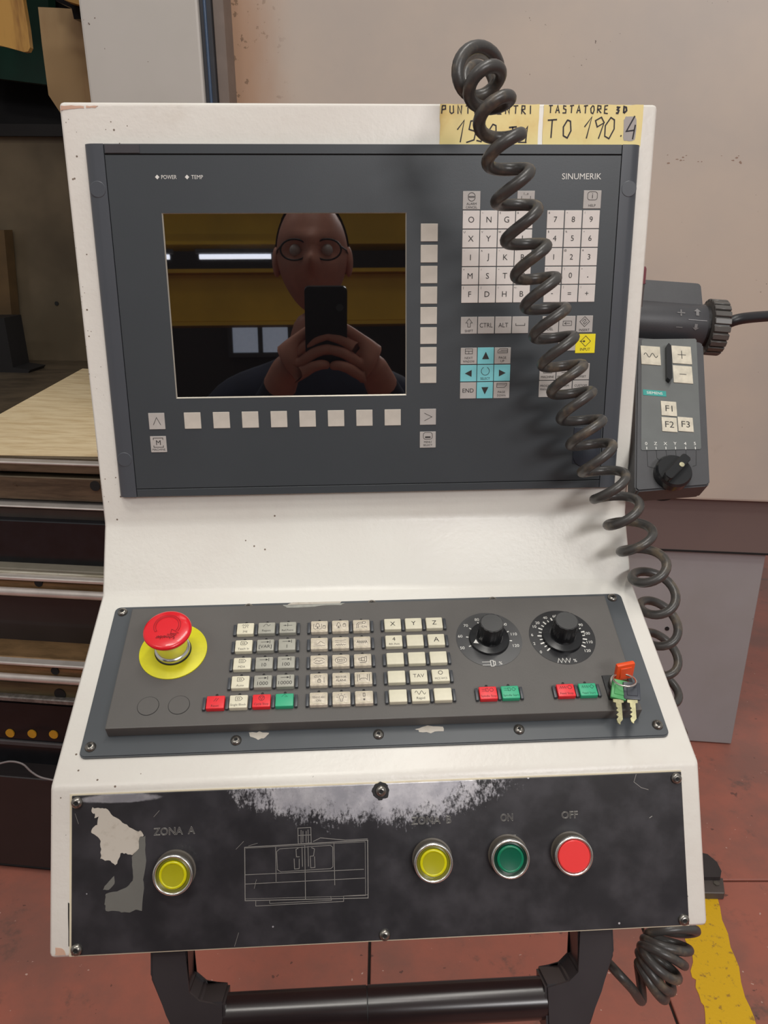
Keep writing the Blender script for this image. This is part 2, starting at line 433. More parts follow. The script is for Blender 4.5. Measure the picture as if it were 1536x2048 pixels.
# ------------------------------------------------------------------ control console: bent enamelled housing on an arm, with a pull handle
con = thing('control_console', 'tall cream enamelled control console with bent front, chipped edges and black pull handle', 'console', loc=(0, .06, .86))
CB = Vector((0, .06, .86))
def local(bm, base): 
    for v in bm.verts: v.co -= base
prof = [(0, 0), (373, 0), (435, -29.5), (527.8, -200.3), (649.4, -243.9), (655, -232), (640, -60), (560, 60), (380, 110), (0, 110)]
bm = bmesh.new()
A_ = [bm.verts.new(W((-259, y, z))) for y, z in prof]; B_ = [bm.verts.new(W((259, y, z))) for y, z in prof]
bm.faces.new(A_); bm.faces.new(B_[::-1])
for i in range(len(prof)):
    j = (i+1) % len(prof); bm.faces.new((A_[i], B_[i], B_[j], A_[j]))
bmesh.ops.recalc_face_normals(bm, faces=bm.faces)
bmesh.ops.bevel(bm, geom=list(bm.edges), offset=.004, segments=3, affect='EDGES', profile=.5)
local(bm, CB); ob('housing', fin(bm, 25), ENAMEL, con)
def on_frame(name, me, m, M_, parent, base, loc=(0, 0, 0)):      # part of a thing with identity rotation, placed in a face frame
    o = ob(name, me, m, parent); mt = M_.copy(); mt.translation = M_ @ Vector(loc)-base; o.matrix_local = mt; return o
bm = bmesh.new(); vbox(bm, -.2432, .2432, -.1278, -.0060, 0, .0006); on_frame('sealant_bead', fin(bm), SEAL, F4, con, CB)
def jag(pts, amp=.5, sub=3, seed=1):
    rr = random.Random(seed); o = []
    for i, p in enumerate(pts):
        q = pts[(i+1) % len(pts)]
        for k in range(sub):
            t = k/sub; o.append((p[0]+(q[0]-p[0])*t+rr.uniform(-amp, amp), p[1]+(q[1]-p[1])*t+rr.uniform(-amp, amp)))
    return o
def chip(M_, parent, base, polys, m, h0=0, h1=.25, name='paint_chip', amp=.5, seed=1):
    for k, p in enumerate(polys):
        bm = bmesh.new(); prism(bm, [(x*mm, y*mm) for x, y in jag(p, amp, 3, seed+k)], h0*mm, h1*mm)
        on_frame(name, fin(bm), m, M_, parent, base) if base is not None else ob(name, fin(bm), m, parent)
chip(F1, con, CB, [[(-257, -3.6), (-248, -3.2), (-238, -3.4), (-238, -5), (-250, -6), (-257.5, -7)], [(-236, -3.5), (-226, -3.4), (-229, -5), (-236, -5)]], CHIPM, name='bare_primer_chip', amp=.3)
chip(F4, con, CB, [[(-254, -121), (-248, -122), (-246, -126.5), (-254, -126.5)], [(-243, -122), (-232, -125.4), (-230, -127), (-244, -127)]], CHIPM, seed=5, name='bare_primer_chip', amp=.4)
chip(F4, con, CB, [[(-244.4, -88), (-243.2, -88), (-242.8, -120), (-244, -120)], [(240, -99), (243.6, -105), (243.0, -107), (241, -106)]], BLKM, seed=9, name='rust_edge', amp=.5)
rr_ = random.Random(12)
for k_ in range(30):
    u_ = -258+rr_.random()**2*24; v_ = -5-rr_.random()*360; w_ = rr_.uniform(.25, .7); h_ = rr_.uniform(.3, 1.0)
    if -34 > v_ > -345 and u_ > -243: continue
    chip(F1, con, CB, [[(u_, v_), (u_+w_, v_+.1), (u_+w_*1.2, v_-h_), (u_, v_-h_*.8)]], mat('chip_brown', (112, 94, 80), .6), 0, .06, amp=.12, seed=k_)
# pull handle: two cast brackets and a round bar with a seam
def handle_bracket(s):
    pts = [(0, 12), (0, -20), (12, -48), (22, -74), (30, -84), (57, -84), (57, -41), (37, -41), (28, -33), (28, 12)]
    bm = bmesh.new(); prism(bm, [(s*x*mm, y*mm) for x, y in pts], -.036, -.004)
    bmesh.ops.bevel(bm, geom=[e for e in bm.edges], offset=.0020, segments=2, affect='EDGES', clamp_overlap=True); return fin(bm, 35)
HFr = frame(PR[4], PR[4]-PR[3])
xl_ = on(HFr, 300, 1940, -4)[0]; xr_ = on(HFr, 1229, 1900, -4)[0]
on_frame('handle_bracket', handle_bracket(1), HANDLE, HFr, con, CB, (xl_*mm, 0, 0)); on_frame('handle_bracket', handle_bracket(-1), HANDLE, HFr, con, CB, (xr_*mm, 0, 0))
bx0, bx1, by_, bn = (xl_+55)*mm, (xr_-55)*mm, -.0585, -.020
ms = -.0012+on(HFr, 737, 2010, -4)[0]*mm
HBM = mat('handle_bar_black', (34, 26, 27), .24, var=.1)
for x0, x1 in ((bx0, ms), (ms+.001, bx1)):
    bm = bmesh.new(); tube(bm, [(x0, by_, bn), (x1, by_, bn)], .0155, 28); on_frame('handle_bar', fin(bm, 40), HBM, HFr, con, CB)
bm = bmesh.new(); tube(bm, [(ms-.001, by_, bn), (ms+.002, by_, bn)], .0148, 28); on_frame('bar_seam', fin(bm, 40), BLKM, HFr, con, CB)
bm = bmesh.new(); vbox(bm, -.06, .06, .09, 1.12, .28, .38, .006); o = ob('support_arm', fin(bm), mat('arm_grey', (120, 120, 118), .5), con)

# ------------------------------------------------------------------ display panel
dp = thing('display_panel', 'slate grey operator panel with dark glossy screen and flat membrane keys', 'display', F1)
x0, x1, y0, y1 = -239.3, 243.6, -344.3, -34.3
def plate_holes(bm, X0, X1, Y0, Y1, hx0, hx1, hy0, hy1, z0, z1):
    for a in ((X0, X1, hy1, Y1), (X0, X1, Y0, hy0), (X0, hx0, hy0, hy1), (hx1, X1, hy0, hy1)): vbox(bm, *[q*mm for q in a], z0*mm, z1*mm)
# rounded extruded side rails + plain top and bottom rails
def rail(xa, xb, s):
    bm = bmesh.new(); w = xb-xa; n = 6; sec = [(xa if s < 0 else xb, 0)]
    for i in range(n+1):
        t = radians(90*i/n); e = 9
        sec.append(((xa+e-e*cos(t)) if s < 0 else (xb-e+e*cos(t)), 2.5+6.5*sin(t)))
    sec += [(xb if s < 0 else xa, 9), (xb if s < 0 else xa, 0)]
    A = [bm.verts.new((x*mm, y0*mm, z*mm)) for x, z in sec]; B = [bm.verts.new((x*mm, y1*mm, z*mm)) for x, z in sec]
    bm.faces.new(A); bm.faces.new(B[::-1])
    for i in range(len(sec)): j = (i+1) % len(sec); bm.faces.new((A[i], A[j], B[j], B[i]))
    return fin(bm, 40)
ob('side_rail', rail(x0, -222.6, -1), GREYB, dp); ob('side_rail', rail(226.7, x1, 1), GREYB, dp)
bm = bmesh.new(); vbox(bm, -.2222, .2263, (y1-7.8)*mm, y1*mm, 0, .0085, .0003); ob('top_rail', fin(bm), GREY, dp)
bm = bmesh.new(); vbox(bm, -.2215, -.1923, (y1-7.4)*mm, (y1-.6)*mm, .0083, .0090, .0002); ob('slot_cover', fin(bm), mat('slot_cover_grey', (62, 60, 64), .5), dp)
bm = bmesh.new(); vbox(bm, -.2222, .2263, y0*mm, -.3370, 0, .0085, .0003); ob('bottom_rail', fin(bm), GREY, dp)
bm = bmesh.new(); vbox(bm, -.2226, .2267, -.3372, -.0420, 0, .0070); ob('gap_liner', fin(bm), GAP, dp)
bm = bmesh.new(); plate_holes(bm, -221.9, 226.0, -336.1, -43.3, -178.0, 36.0, -251.0, -89.8, 6.8, 8.6); fr = ob('front_plate', fin(bm), GREY, dp)
# screen
bm = bmesh.new(); q = [(-178, -251), (36, -251), (36, -89.8), (-178, -89.8)]; k = [(-177, -249.9), (35.2, -249.9), (35.2, -90.4), (-177, -90.4)]
ov = [bm.verts.new((x*mm, y*mm, .0086)) for x, y in q]; iv = [bm.verts.new((x*mm, y*mm, .0076)) for x, y in k]
for i in range(4): bm.faces.new((ov[i], ov[(i+1) % 4], iv[(i+1) % 4], iv[i]))
ob('screen_bezel', fin(bm), mat('bezel_bright_edge', (178, 172, 160), .35, .3), dp)
GL = NT('screen_glass'); GL.set('Base Color', lin((13, 13, 15))); GL.set('Roughness', .015); GL.set('IOR', 2.3)
bm = bmesh.new(); vbox(bm, -.1776, .0356, -.2503, -.0901, .0069, .0076); o = ob('screen', fin(bm), GL.m, dp); o['label'] = 'dark glossy screen'
# half-round screw covers
for u, v in ((-230.6, 70.5), (-230.6, 307.5), (234.9, 70.5), (234.9, 307.5)):
    bm = bmesh.new(); lathe(bm, [(.0068, .0070), (.0068, .0090), (.0064, .0093), (0, .0093)], 28); ob('screw_cover', fin(bm, 30), GREYB, dp, (u*mm, -v*mm, 0))
# recessed interface flap
bm = bmesh.new(); vbox(bm, .1978, .2245, -.3200, -.2840, .0084, .0092, .0005); ob('interface_flap', fin(bm), mat('flap_dark', (44, 50, 60), .45), dp)
bm = bmesh.new(); lathe(bm, [(.0115, .009), (.0115, .0102), (.0100, .0108), (0, .0108)], 28); ob('interface_cap', fin(bm, 30), mat('flap_dark', (44, 50, 60), .45), dp, (.2095, -.3110, 0))
for u in (-179.3, -153.9):
    ob('indicator_lamp', draw([('p', [(-1.9, 0), (0, -1.9), (1.9, 0), (0, 1.9)])]), WHT, dp, (u*mm, -.0607, .0088))
for t_ in (('t', 'POWER', -169.3, -60.7, 3.3, 13), ('t', 'TEMP', -145.3, -60.7, 3.3, 10), ('t', 'SINUMERIK', 191.6, -60.2, 5.0, 36.8)): ob('lettering', draw([t_], 8.8), WHT, dp)
KM = {}
def flat_key(u, v, w, h, m, items=None, ink=INK, par=None):
    k = (w, h, m.name)
    if k not in KM:
        bm = bmesh.new(); vbox(bm, -w/2*mm, w/2*mm, -h/2*mm, h/2*mm, 0, .0006, .00025); KM[k] = fin(bm); KM[k].materials.append(m)
    o = ob('membrane_key', KM[k], None, par or dp, (u*mm, -v*mm, .0086))
    if items: ob('legend', draw(items, .75), ink, o)
    return o
for i in range(8): flat_key(56.4, 106.7+17.95*i, 15.3, 15.1, KEYG)
for i in range(8): flat_key(-164.5+26.77*i, 271.7, 15.4, 15.3, KEYG)
flat_key(-197.5, 271.7, 14.8, 15.3, KEYM, [('l', [(-3.4, -3.5), (0, 3.5), (3.4, -3.5)], .45)])
flat_key(-197.7, 293.5, 14.8, 15.3, KEYM, [('t', 'M', 0, 1.6, 4.6), ('l', [(-4.4, 4.2), (-4.4, 6), (4.4, 6), (4.4, 4.2)], .5), ('l', [(-4.4, -1), (-4.4, -2.8), (4.4, -2.8), (4.4, -1)], .5), ('t', 'MACHINE', 0, -5, 2.0, 12)])
flat_key(56.4, 271.7, 15.3, 15.2, KEYM, [('l', [(-3.4, 3.6), (3.8, 0), (-3.4, -3.6)], .45)])
flat_key(56.4, 293.6, 15.3, 15.6, KEYM, [('l', rrect(-4.3, .5, 4.3, 7, 2.2)+[(4.3, 4.8)], .4), ('p', [(-2.6, 1.8), (2.6, 1.8), (2.6, 3.2), (-2.6, 3.2)]), ('t', 'MENU', 0, -2.2, 1.9, 8), ('t', 'SELECT', 0, -5.2, 1.9, 9)])
# letters and digits
A = ['ONGE', 'XYWZ', 'IJKR', 'MSTL', 'FDHB']; SM = [[';', '~', 'E', '&'], ['U', 'V', 'W', 'P'], ['-', 'A', '"', '?'], ['<', '/', '*', ':'], ['[', ']', 'I', '+/-']]
A = ['ONGC', 'XYZL', 'IJKR', 'MSTQ', 'FDHB']
for r in range(5):
    for c in range(4):
        flat_key(93.8+15.93*c, 96+16*r, 15.2, 15.2, KEYL, [('t', A[r][c], 0, 0, 5.0), ('t', SM[r][c], -5.8, 5.6, 1.7, 3)])
N = ['789', '456', '123', '/0.', '-=+']; SN = [['&', '*', '('], ['$', '%', '^'], ['!', '@', '#'], ['?', ')', '>'], ['{', '}', '|']]
for r in range(5):
    for c in range(3):
        flat_key(169.8+16.2*c, 96+16*r, 15.3, 15.2, KEYL, [('t', N[r][c], 0, 0, 4.8) if N[r][c] != '.' else ('p', arc(0, -1.6, .55, 0, 324, 9)), ('t', SN[r][c], -5.8, 5.6, 1.7, 3)])
flat_key(93.8, 79.9, 15.6, 15.2, KEYM, [('l', arc(0, 3.2, 3.1, 0, 180)+[(3.1, 3.2)], .45), ('l', arc(0, 2.4, 3.1, 180, 360)+[(-3.1, 2.4)], .45), ('t', 'ALARM', 0, -2.9, 2.0, 9.5), ('t', 'CANCEL', 0, -5.8, 2.0, 10)])
flat_key(142.4, 79.5, 15.6, 14.8, KEYM, [('t', '1...n', 0, 5, 2, 10), ('l', [(-4, 3), (-4, -2)], .4), ('l', [(4, 3), (4, -2)], .4), ('t', 'CHANNEL', 0, -5.2, 1.9, 12)])
flat_key(202.2, 79.4, 16.0, 15.2, KEYM, [('l', rrect(-4.4, -.4, 4.4, 6.4, 2.2)+[(4.4, 4.2)], .4), ('t', 'i', 0, 3, 4.4), ('t', 'HELP', 0, -5, 2.1, 7)])
flat_key(93.8, 187.6, 15.2, 15.2, KEYM, [('l', [(-1.2, -1.5), (-1.2, 2.2), (-3, 2.2), (0, 6), (3, 2.2), (1.2, 2.2), (1.2, -1.5), (-1.2, -1.5)], .4), ('t', 'SHIFT', 0, -5, 2.2, 9)])
flat_key(109.7, 187.6, 15.2, 15.2, KEYM, [('t', 'CTRL', 0, 0, 4.0, 12)])
flat_key(125.7, 187.6, 15.2, 15.2, KEYM, [('t', 'ALT', 0, 0, 4.0, 9)])
flat_key(141.6, 187.6, 15.2, 15.2, KEYM, [('l', [(-4.2, 1.5), (-4.2, -.5), (4.2, -.5), (4.2, 1.5)], .5)])
flat_key(169.8, 187.6, 15.2, 15.2, KEYM, [('l', [(-4, 2), (4, 2)], .4), ('t', 'DEL', 0, -4, 2.4, 8)])
flat_key(185.6, 187.6, 15.2, 15.2, KEYM, [('l', [(-4, -1), (4, -1), (4, 3), (-4, 3), (-4, -1)], .4), ('l', [(2.5, 1), (-2.5, 1)], .4), ('l', [(-1, 2), (-2.6, 1), (-1, 0)], .4)])
dia = lambda x, y, r: [(x-r, y), (x, y+r), (x+r, y), (x, y-r), (x-r, y)]
flat_key(201.9, 187.4, 15.4, 15.2, KEYM, [('l', dia(0, 2.2, 4.6), .4), ('l', [(-2.4, 2.2), (0, 4.6), (1.2, 3.4), (-1.2, 1), (0, -.2), (2.4, 2.2)], .4), ('t', 'INSERT', 0, -5.4, 2.2, 11)])
flat_key(186.3, 204.0, 16.4, 15.2, KEYM, [('l', [(-4.5, 3), (-4.5, -1)], .5), ('l', [(-3.6, 1), (5, 1)], .5), ('p', [(-3.8, 1), (-1, 2.2), (-1, -.2)])])
o = flat_key(203.8, 205.2, 18.6, 17.6, YELK, [('l', dia(0, 2.2, 4.8), .45), ('l', [(-5.6, 2.2), (-1, 2.2)], .5), ('p', [(0, 2.2), (-2, 3.4), (-2, 1)]), ('t', 'INPUT', 0, -5.2, 2.6, 9.5)]); o['label'] = 'yellow input key'
G = [('NEXT', 'WINDOW', KEYM, [('l', [(-3.4, 2), (3.4, 2), (3.4, 6.6), (-3.4, 6.6), (-3.4, 2)], .4), ('l', [(-3.4, 4.4), (3.4, 4.4)], .4), ('l', [(0, 2), (0, 4.4)], .4)]), None, ('PAGE', 'UP', KEYM, [('l', [(-4.6, 2.6), (4.6, 2.6), (4.6, 6.4), (-2.6, 6.4), (-4.6, 4.6), (-4.6, 2.6)], .4), ('l', [(-2, 5), (4.4, 5)], .35), ('l', [(-3.6, 3.8), (4.4, 3.8)], .35)])]
for g, u in ((G[0], 94.2), (G[2], 126)):
    flat_key(u, 215.4, 15.2, 15.0, g[2], g[3]+[('t', g[0], 0, -1.8, 2.1, 7.5), ('t', g[1], 0, -5, 2.1, 11)])
flat_key(110.1, 215.4, 15.3, 15.2, CYAN, [('p', [(-3.3, -3), (3.3, -3), (0, 3.8)])])
flat_key(94.2, 231.4, 15.3, 15.2, CYAN, [('p', [(3, -3.2), (3, 3.2), (-3.4, 0)])])
flat_key(110.1, 231.4, 15.3, 15.2, CYAN, [('l', arc(0, 2, 3.8, 115, 425, 22), .45), ('t', 'SELECT', 0, -5, 2.2, 9)])
flat_key(126, 231.4, 15.3, 15.2, CYAN, [('p', [(-3, -3.2), (3.4, 0), (-3, 3.2)])])
flat_key(94.2, 247.4, 15.2, 15.2, KEYM, [('t', 'END', 0, 0, 3.9, 10.5)])
flat_key(110.1, 247.4, 15.3, 15.2, CYAN, [('p', [(-3.3, 3), (0, -3.8), (3.3, 3)])])
flat_key(126, 247.4, 15.2, 15.2, KEYM, [('l', [(-4.6, 6.4), (4.6, 6.4), (4.6, 4.6), (2.6, 2.6), (-4.6, 2.6), (-4.6, 6.4)], .4), ('l', [(-4.4, 5), (3.6, 5)], .35), ('t', 'PAGE', 0, -1.8, 2.1, 7), ('t', 'DOWN', 0, -5, 2.1, 8)])
LB = [['MACHINE', 'PROGRAM', 'OFFSET'], ['PROGRAM MANAGER', 'ALARM', 'CUSTOM']]
for r in range(2):
    for c in range(3):
        it = [('l', [(-4, 0), (-4, -1), (4, -1), (4, 5), (-4, 5), (-4, 3.6)], .4)] if r == 0 and c == 0 else ([('l', [(-3, -.5), (2, -.5), (4, 2), (4, 6)], .4)] if r == 0 else [])
        it += [('t', LB[r][c], 0, -4.6, 2.0, 13)] if r == 0 else [('t', t_, 0, 3-3.2*n_, 2.1, 13) for n_, t_ in enumerate(LB[r][c].split())]
        flat_key(169.4+16.1*c, 231+16.0*r, 15.4, 15.3, KEYM, it)

# ------------------------------------------------------------------ sloping machine keypad
mk = thing('machine_keypad', 'sloping dark grey machine keypad with cream and coloured caps and two override dials', 'keypad', F3)
bm = bmesh.new(); prism(bm, [(x*mm, y*mm) for x, y in rrect(-241.5, -171.9, 241.4, -18, 5)], 0, .0030)
bmesh.ops.bevel(bm, geom=[e for e in bm.edges if abs(e.verts[0].co.z-.003) < 1e-6 and abs(e.verts[1].co.z-.003) < 1e-6], offset=.0009, segments=2, affect='EDGES')
ob('mounting_plate', fin(bm, 30), DECKP, mk)
bm = bmesh.new(); vbox(bm, -.2215, .2200, -.1540, -.0305, .0028, .0150, .0008, 2); ob('raised_box', fin(bm), DECK, mk)
HX = [(cos(radians(60*i)), sin(radians(60*i))) for i in range(6)]
bm = bmesh.new(); lathe(bm, [(.0045, 0), (.0045, .0006), (.0040, .0018), (.0031, .0026), (.0019, .0029), (.0019, .0022), (0, .0022)], 24); SCR = fin(bm, 30); SCR.materials.append(STEEL)
bm = bmesh.new(); prism(bm, [(x*.0017, y*.0017) for x, y in HX], .0022, .00235); SOC = fin(bm); SOC.materials.append(GAP)
def screw(par, u, v, h=0):
    s = ob('screw', SCR, None, par, (u*mm, -v*mm, h*mm)); ob('hex_socket', SOC, None, s)
for u, v in ((-233.8, 24.9), (-117, 23.6), (-.5, 23.4), (115.5, 23.6), (231.7, 24.1), (-233.6, 163), (-117.1, 161.9), (-.7, 161.2), (116.3, 161.4), (233.5, 161.9)): screw(mk, u, v, 3)
chip(None, mk, None, [[(-107, -155), (-98, -154.6), (-91, -156), (-93, -159.6), (-99, -161.4), (-106, -159.5)], [(30, -157), (40, -154.8), (54, -155.6), (53, -159.8), (42, -161.2), (33, -159.6)]], BARE, 2.9, 3.15, 'worn_patch', .7, 3)
chip(None, mk, None, [[(-84, -22.5), (-76, -18.6), (-28, -18.4), (-32, -21.6), (-52, -22.6)], ], BARE, 2.9, 3.15, 'worn_patch', .5, 4)
chip(None, mk, None, [[(-84, -31.2), (-26, -31.0), (-30, -33.0), (-44, -32.6), (-60, -34.6), (-80, -34.2)]], mat('box_wear', (150, 150, 142), .5, var=.15, scale=90), 14.9, 15.12, 'worn_patch', .4, 6)
def cap(w, h, t, nm, m):
    k = (nm, m.name)
    if k not in KM:
        bm = bmesh.new(); vbox(bm, -w/2*mm, w/2*mm, -h/2*mm, h/2*mm, 0, t*mm, .0011, 3); KM[k] = fin(bm, 30); KM[k].materials.append(m)
    return KM[k]
def ckey(u, v, m, items=None, ink=INK, insert=False):
    o = ob('key_cap', cap(15, 12.2, 5, 'c', m), None, mk, (u*mm, -v*mm, .0145))
    if insert:
        if 'ins' not in KM:
            bm = bmesh.new(); plate_holes(bm, -6.6, 6.6, -5.2, 5.2, -5.9, 5.9, -4.5, 4.5, 5.0, 5.25); KM['ins'] = fin(bm); KM['ins'].materials.append(CREAMD)
        ob('insert_rim', KM['ins'], None, o)
    if items: ob('legend', draw(items, 5.08), ink, o)
    return o
bm = bmesh.new(); vbox(bm, -.0013, .0013, -.0058, .0058, 0, .0030, .0005, 2); GUIDE = fin(bm, 40); GUIDE.materials.append(mat('guide_dark', (64, 67, 72), .35))
bm = bmesh.new(); lathe(bm, [(.0012, 0), (.0012, .00025), (.0008, .0003), (.0008, .00015), (0, .00015)], 14); LEDM = fin(bm); LEDM.materials.append(BLKM)
def guide(u, v): ob('key_guide', GUIDE, None, mk, (u*mm, -v*mm, .0149))
RW = [60.3, 79.0, 97.8, 116.5, 135.3]
arrow = lambda y=3: [('l', [(-4, y), (3, y)], .4), ('p', [(3.4, y), (1.2, y+1), (1.2, y-1)]), ('l', [(3.9, y-1.6), (3.9, y+1.6)], .5)]
zig = lambda x, y, w, h, n: [(x-w/2+w*i/n, y+(h/2 if i % 2 else -h/2)) for i in range(n+1)]
box_ic = [('l', [(-2.6, .6), (1.6, .6), (3.2, 2.4), (1.6, 4.2), (-2.6, 4.2), (-2.6, .6)], .4), ('l', [(-1.2, 1.7), (.8, 1.7), (.8, 3.1), (-1.2, 3.1), (-1.2, 1.7)], .35)]
wave = lambda x, y, w, h: [(x-w/2+w*i/24, y+h/2*sin(4*pi*i/24)) for i in range(25)]
g1 = [[(CREAM, [('l', zig(0, 3.6, 6, 1.6, 7), .35), ('l', [(-2, 2.4), (-2, .6), (0, .6), (0, 2), (2, 2), (2, .4)], .35), ('t', 'Jog', 0, -3.4, 2.2, 6)]), (CAPG, [('l', [(-3, 1), (-1.4, 3.6), (0, 4), (1.4, 2), (3.4, 3.4)], .35), ('t', 'Repos', 0, -3.4, 2.2, 8)]), (CAPG, [('l', [(-4, 2), (4, 2)], .35), ('l', [(0, 4.4), (0, .6)], .35), ('p', [(-1.2, 2), (-2.6, 2.8), (-2.6, 1.2)]), ('t', 'Ref.Point', 0, -3.4, 2.0, 12)])],
      [(CREAM, box_ic+[('t', 'Teach In', 0, -3.6, 2.0, 10.5)]), (CAPG, arrow()+[('t', '[VAR]', 0, -2.2, 3.3, 11)]), (CAPG, arrow()+[('t', '1', 0, -2.2, 3.5)])],
      [(CREAM, box_ic+[('t', 'MDA', 0, -3.6, 2.2, 6)]), (CAPG, arrow()+[('t', '10', 0, -2.2, 3.5)]), (CAPG, arrow()+[('t', '100', 0, -2.2, 3.5)])],
      [(CREAM, box_ic+[('t', 'Auto', 0, -3.6, 2.2, 7)]), (CAPG, arrow()+[('t', '1000', 0, -2.2, 3.5, 10.5)]), (CAPG, arrow()+[('t', '10000', 0, -2.2, 3.5, 12.6)])],
      [(CREAM, box_ic+[('t', 'Single Block', 0, -3.6, 2.0, 13)]), (REDC, [('l', arc(0, 2.4, 2.4, 0, 360, 18), .4), ('l', [(-1.6, 3.4), (1.6, 3.4), (0, .8), (-1.6, 3.4)], .35), ('t', 'Cycle Stop', 0, -3.6, 2.0, 12)]), (GRNC, [('l', dia(0, 2.8, 2.4)[:3]+[(0, 2.8)], .3)])]]
light_ink = [(0, 0), (1, 0), (2, 0), (3, 0), (4, 0)]
for r in range(5):
    for c in range(3):
        m_, it = g1[r][c]; ckey(-115.6+18.9*c, RW[r], m_, it, INK if (c and r < 4) or r == 1 else INKF if r < 4 or c == 0 else mat('ink_on_colour', (90, 30, 34), .6) if c == 1 else mat('ink_on_green', (20, 90, 66), .6))
        ob('indicator_lamp', LEDM, None, mk, ((-115.6+18.9*c)*mm, -(RW[r]-9.2)*mm, .0150))
    for c in range(4): guide(-125.1+18.93*c, RW[r])
ckey(-134.5, RW[4], REDC, [('l', [(-1.4, .6), (.6, 3.6)], .4), ('l', [(.4, .6), (2.4, 3.6)], .4), ('t', 'Reset', 0, -3.6, 2.0, 8)], mat('ink_on_colour', (90, 30, 34), .6)); guide(-144, RW[4])
ob('indicator_lamp', LEDM, None, mk, (-.1345, -(RW[4]-9.2)*mm, .0150))
hand = lambda x, y: [('l', [(x-1.2, y-1.6), (x-1.4, y+.4), (x-.8, y+1.6), (x, y+1.9), (x+.9, y+1.5), (x+1.3, y-.4), (x+1, y-1.6), (x-1.2, y-1.6)], .35), ('l', [(x-.4, y+1.8), (x-.4, y)], .25), ('l', [(x+.4, y+1.8), (x+.4, y)], .25)]
drill = [('l', [(-2, -.5), (-.6, 3.2), (.6, 3.2), (2, -.5), (-2, -.5)], .35), ('l', [(0, -.5), (0, -3)], .35), ('l', [(-1, -3), (0, -1), (1, -3)], .3)]
sh = lambda its, dx: [(i[0], [(p[0]+dx, p[1]) for p in i[1]])+tuple(i[2:]) for i in its]
g2 = [[sh(drill, -1.5)+[('l', [(-5, 2.6), (-5, -2.6), (-3, -3.6)], .35), ('l', [(2, 2.6), (2, -2.6), (0, -3.6)], .35)]+hand(4.3, -1), sh(drill, -1.6)+hand(3.6, .5), [('l', [(-4.4, -3.6), (-4.2, 1), (-2.6, 2.6), (1, 3)], .4), ('l', arc(2.4, 2.8, 1.4, 0, 360, 12), .35), ('l', [(-3, -3.4), (-2.8, .4), (-1.6, 1.4), (1.4, 1.6)], .35), ('t', 'CN', 2.4, -2, 2.2, 4.4)]],
      [[('l', [(-5, -3), (5, -3)], .35), ('l', [(-5, -1.4), (-1.6, -1), (1.4, 2), (3, .4), (5, -.6)], .35), ('l', [(-5, .2), (-2, .2)], .3)], [('l', [(-5, 2), (5, 2.6)], .35), ('l', [(-5, 0), (0, .6), (5, 0)], .35), ('l', zig(0, -2.4, 9, 1.4, 9), .35)], [('l', zig(0, 0, 9, 2.4, 10), .6)]],
      [[('l', arc(0, 0, 5, 20, 160, 12, 3), .35), ('l', arc(0, 0, 5, 200, 340, 12, 3), .35), ('l', zig(0, 0, 7, 1.2, 4), .35)], [('l', arc(0, 0, 5, 0, 360, 20, 3.2), .35), ('l', [(-3, 1), (3, 1), (3, -1), (-3, -1), (-3, 1)], .35), ('l', [(-1, 1), (-1, -1)], .3), ('l', [(1, 1), (1, -1)], .3)], [('l', [(-3.4, 1), (-1, 1.6), (-1, -1), (-3.4, -.4), (-3.4, 1)], .4), ('l', [(-1, 2.2), (1.6, 2.2), (1.6, -1.4), (-1, -1.4), (-1, 2.2)], .4), ('l', [(1.6, 3), (3.4, 3), (3.4, -2), (1.6, -2)], .4), ('l', [(-2.4, -3.2), (3, -3.2)], .5)]],
      [[('t', 'CUT', -.8, 2.6, 2.2, 7)]+hand(.4, -1.6)+[('l', [(4.4, 2), (4.4, -3.6)], .35)], [('t', 'RESTOR', 0, 1.4, 2.1, 9), ('t', 'PLANE', 0, -1.8, 2.1, 9)], [('l', [(-5, 3.6), (-5, -3.6)], .4), ('l', [(-3.4, 3.6), (-3.4, -2), (-1.8, -.4), (2, -.4), (3.4, -2), (3.4, 3.6)], .4), ('l', [(5, 3.6), (5, -3.6)], .4)]],
      [[('t', 'TENDO.ARC', 0, 1, 1.9, 11), ('t', 'ON', 0, -2, 2.0, 4)], [('l', arc(0, .4, 1.8, -50, 230, 12), .4), ('l', [(-1, -1.2), (-.8, -3.4), (.8, -3.4), (1, -1.2)], .4)]+[('l', [(2.8*cos(radians(a)), .4+2.8*sin(radians(a))), (4.2*cos(radians(a)), .4+3.8*sin(radians(a)))], .35) for a in (0, 45, 90, 135, 180)], [('l', [(-.8, 3.6), (.8, 3.6), (.8, .6), (-.8, .6), (-.8, 3.6)], .5), ('p', arc(0, -2.4, .9, 0, 360, 10)[:-1])]]]
for r in range(5):
    for c in range(3):
        ckey(-49.5+18.9*c, RW[r], LAM, g2[r][c], INK if r < 4 and not (r == 1 and c < 2) else INKF, True)
        ob('indicator_lamp', LEDM, None, mk, ((-49.5+18.9*c)*mm, -(RW[r]-9.2)*mm, .0150))
    for c in range(4): guide(-59+18.95*c, RW[r])
g3 = [[[('t', 'X', 0, 0, 4.6)], [('t', 'Y', 0, 0, 4.6)], [('t', 'Z', 0, 0, 4.6)]], [[('t', '4', 0, 1.8, 4.0), ('t', '4th Axis', 0, -3.6, 2.0, 11)], None, [('t', 'A', 0, 0, 5)]], [None]*3,
      [None, [('t', 'TAV', 0, 0, 3.6, 10)], [('l', arc(0, 2.4, 1.8, 0, 360, 14), .6), ('t', 'MCS WCS', 0, -3.4, 2.0, 10.5)]], [None, [('l', wave(0, 2, 9, 3.4), .4), ('t', 'Rapid', 0, -3.6, 2.3, 8)], None]]
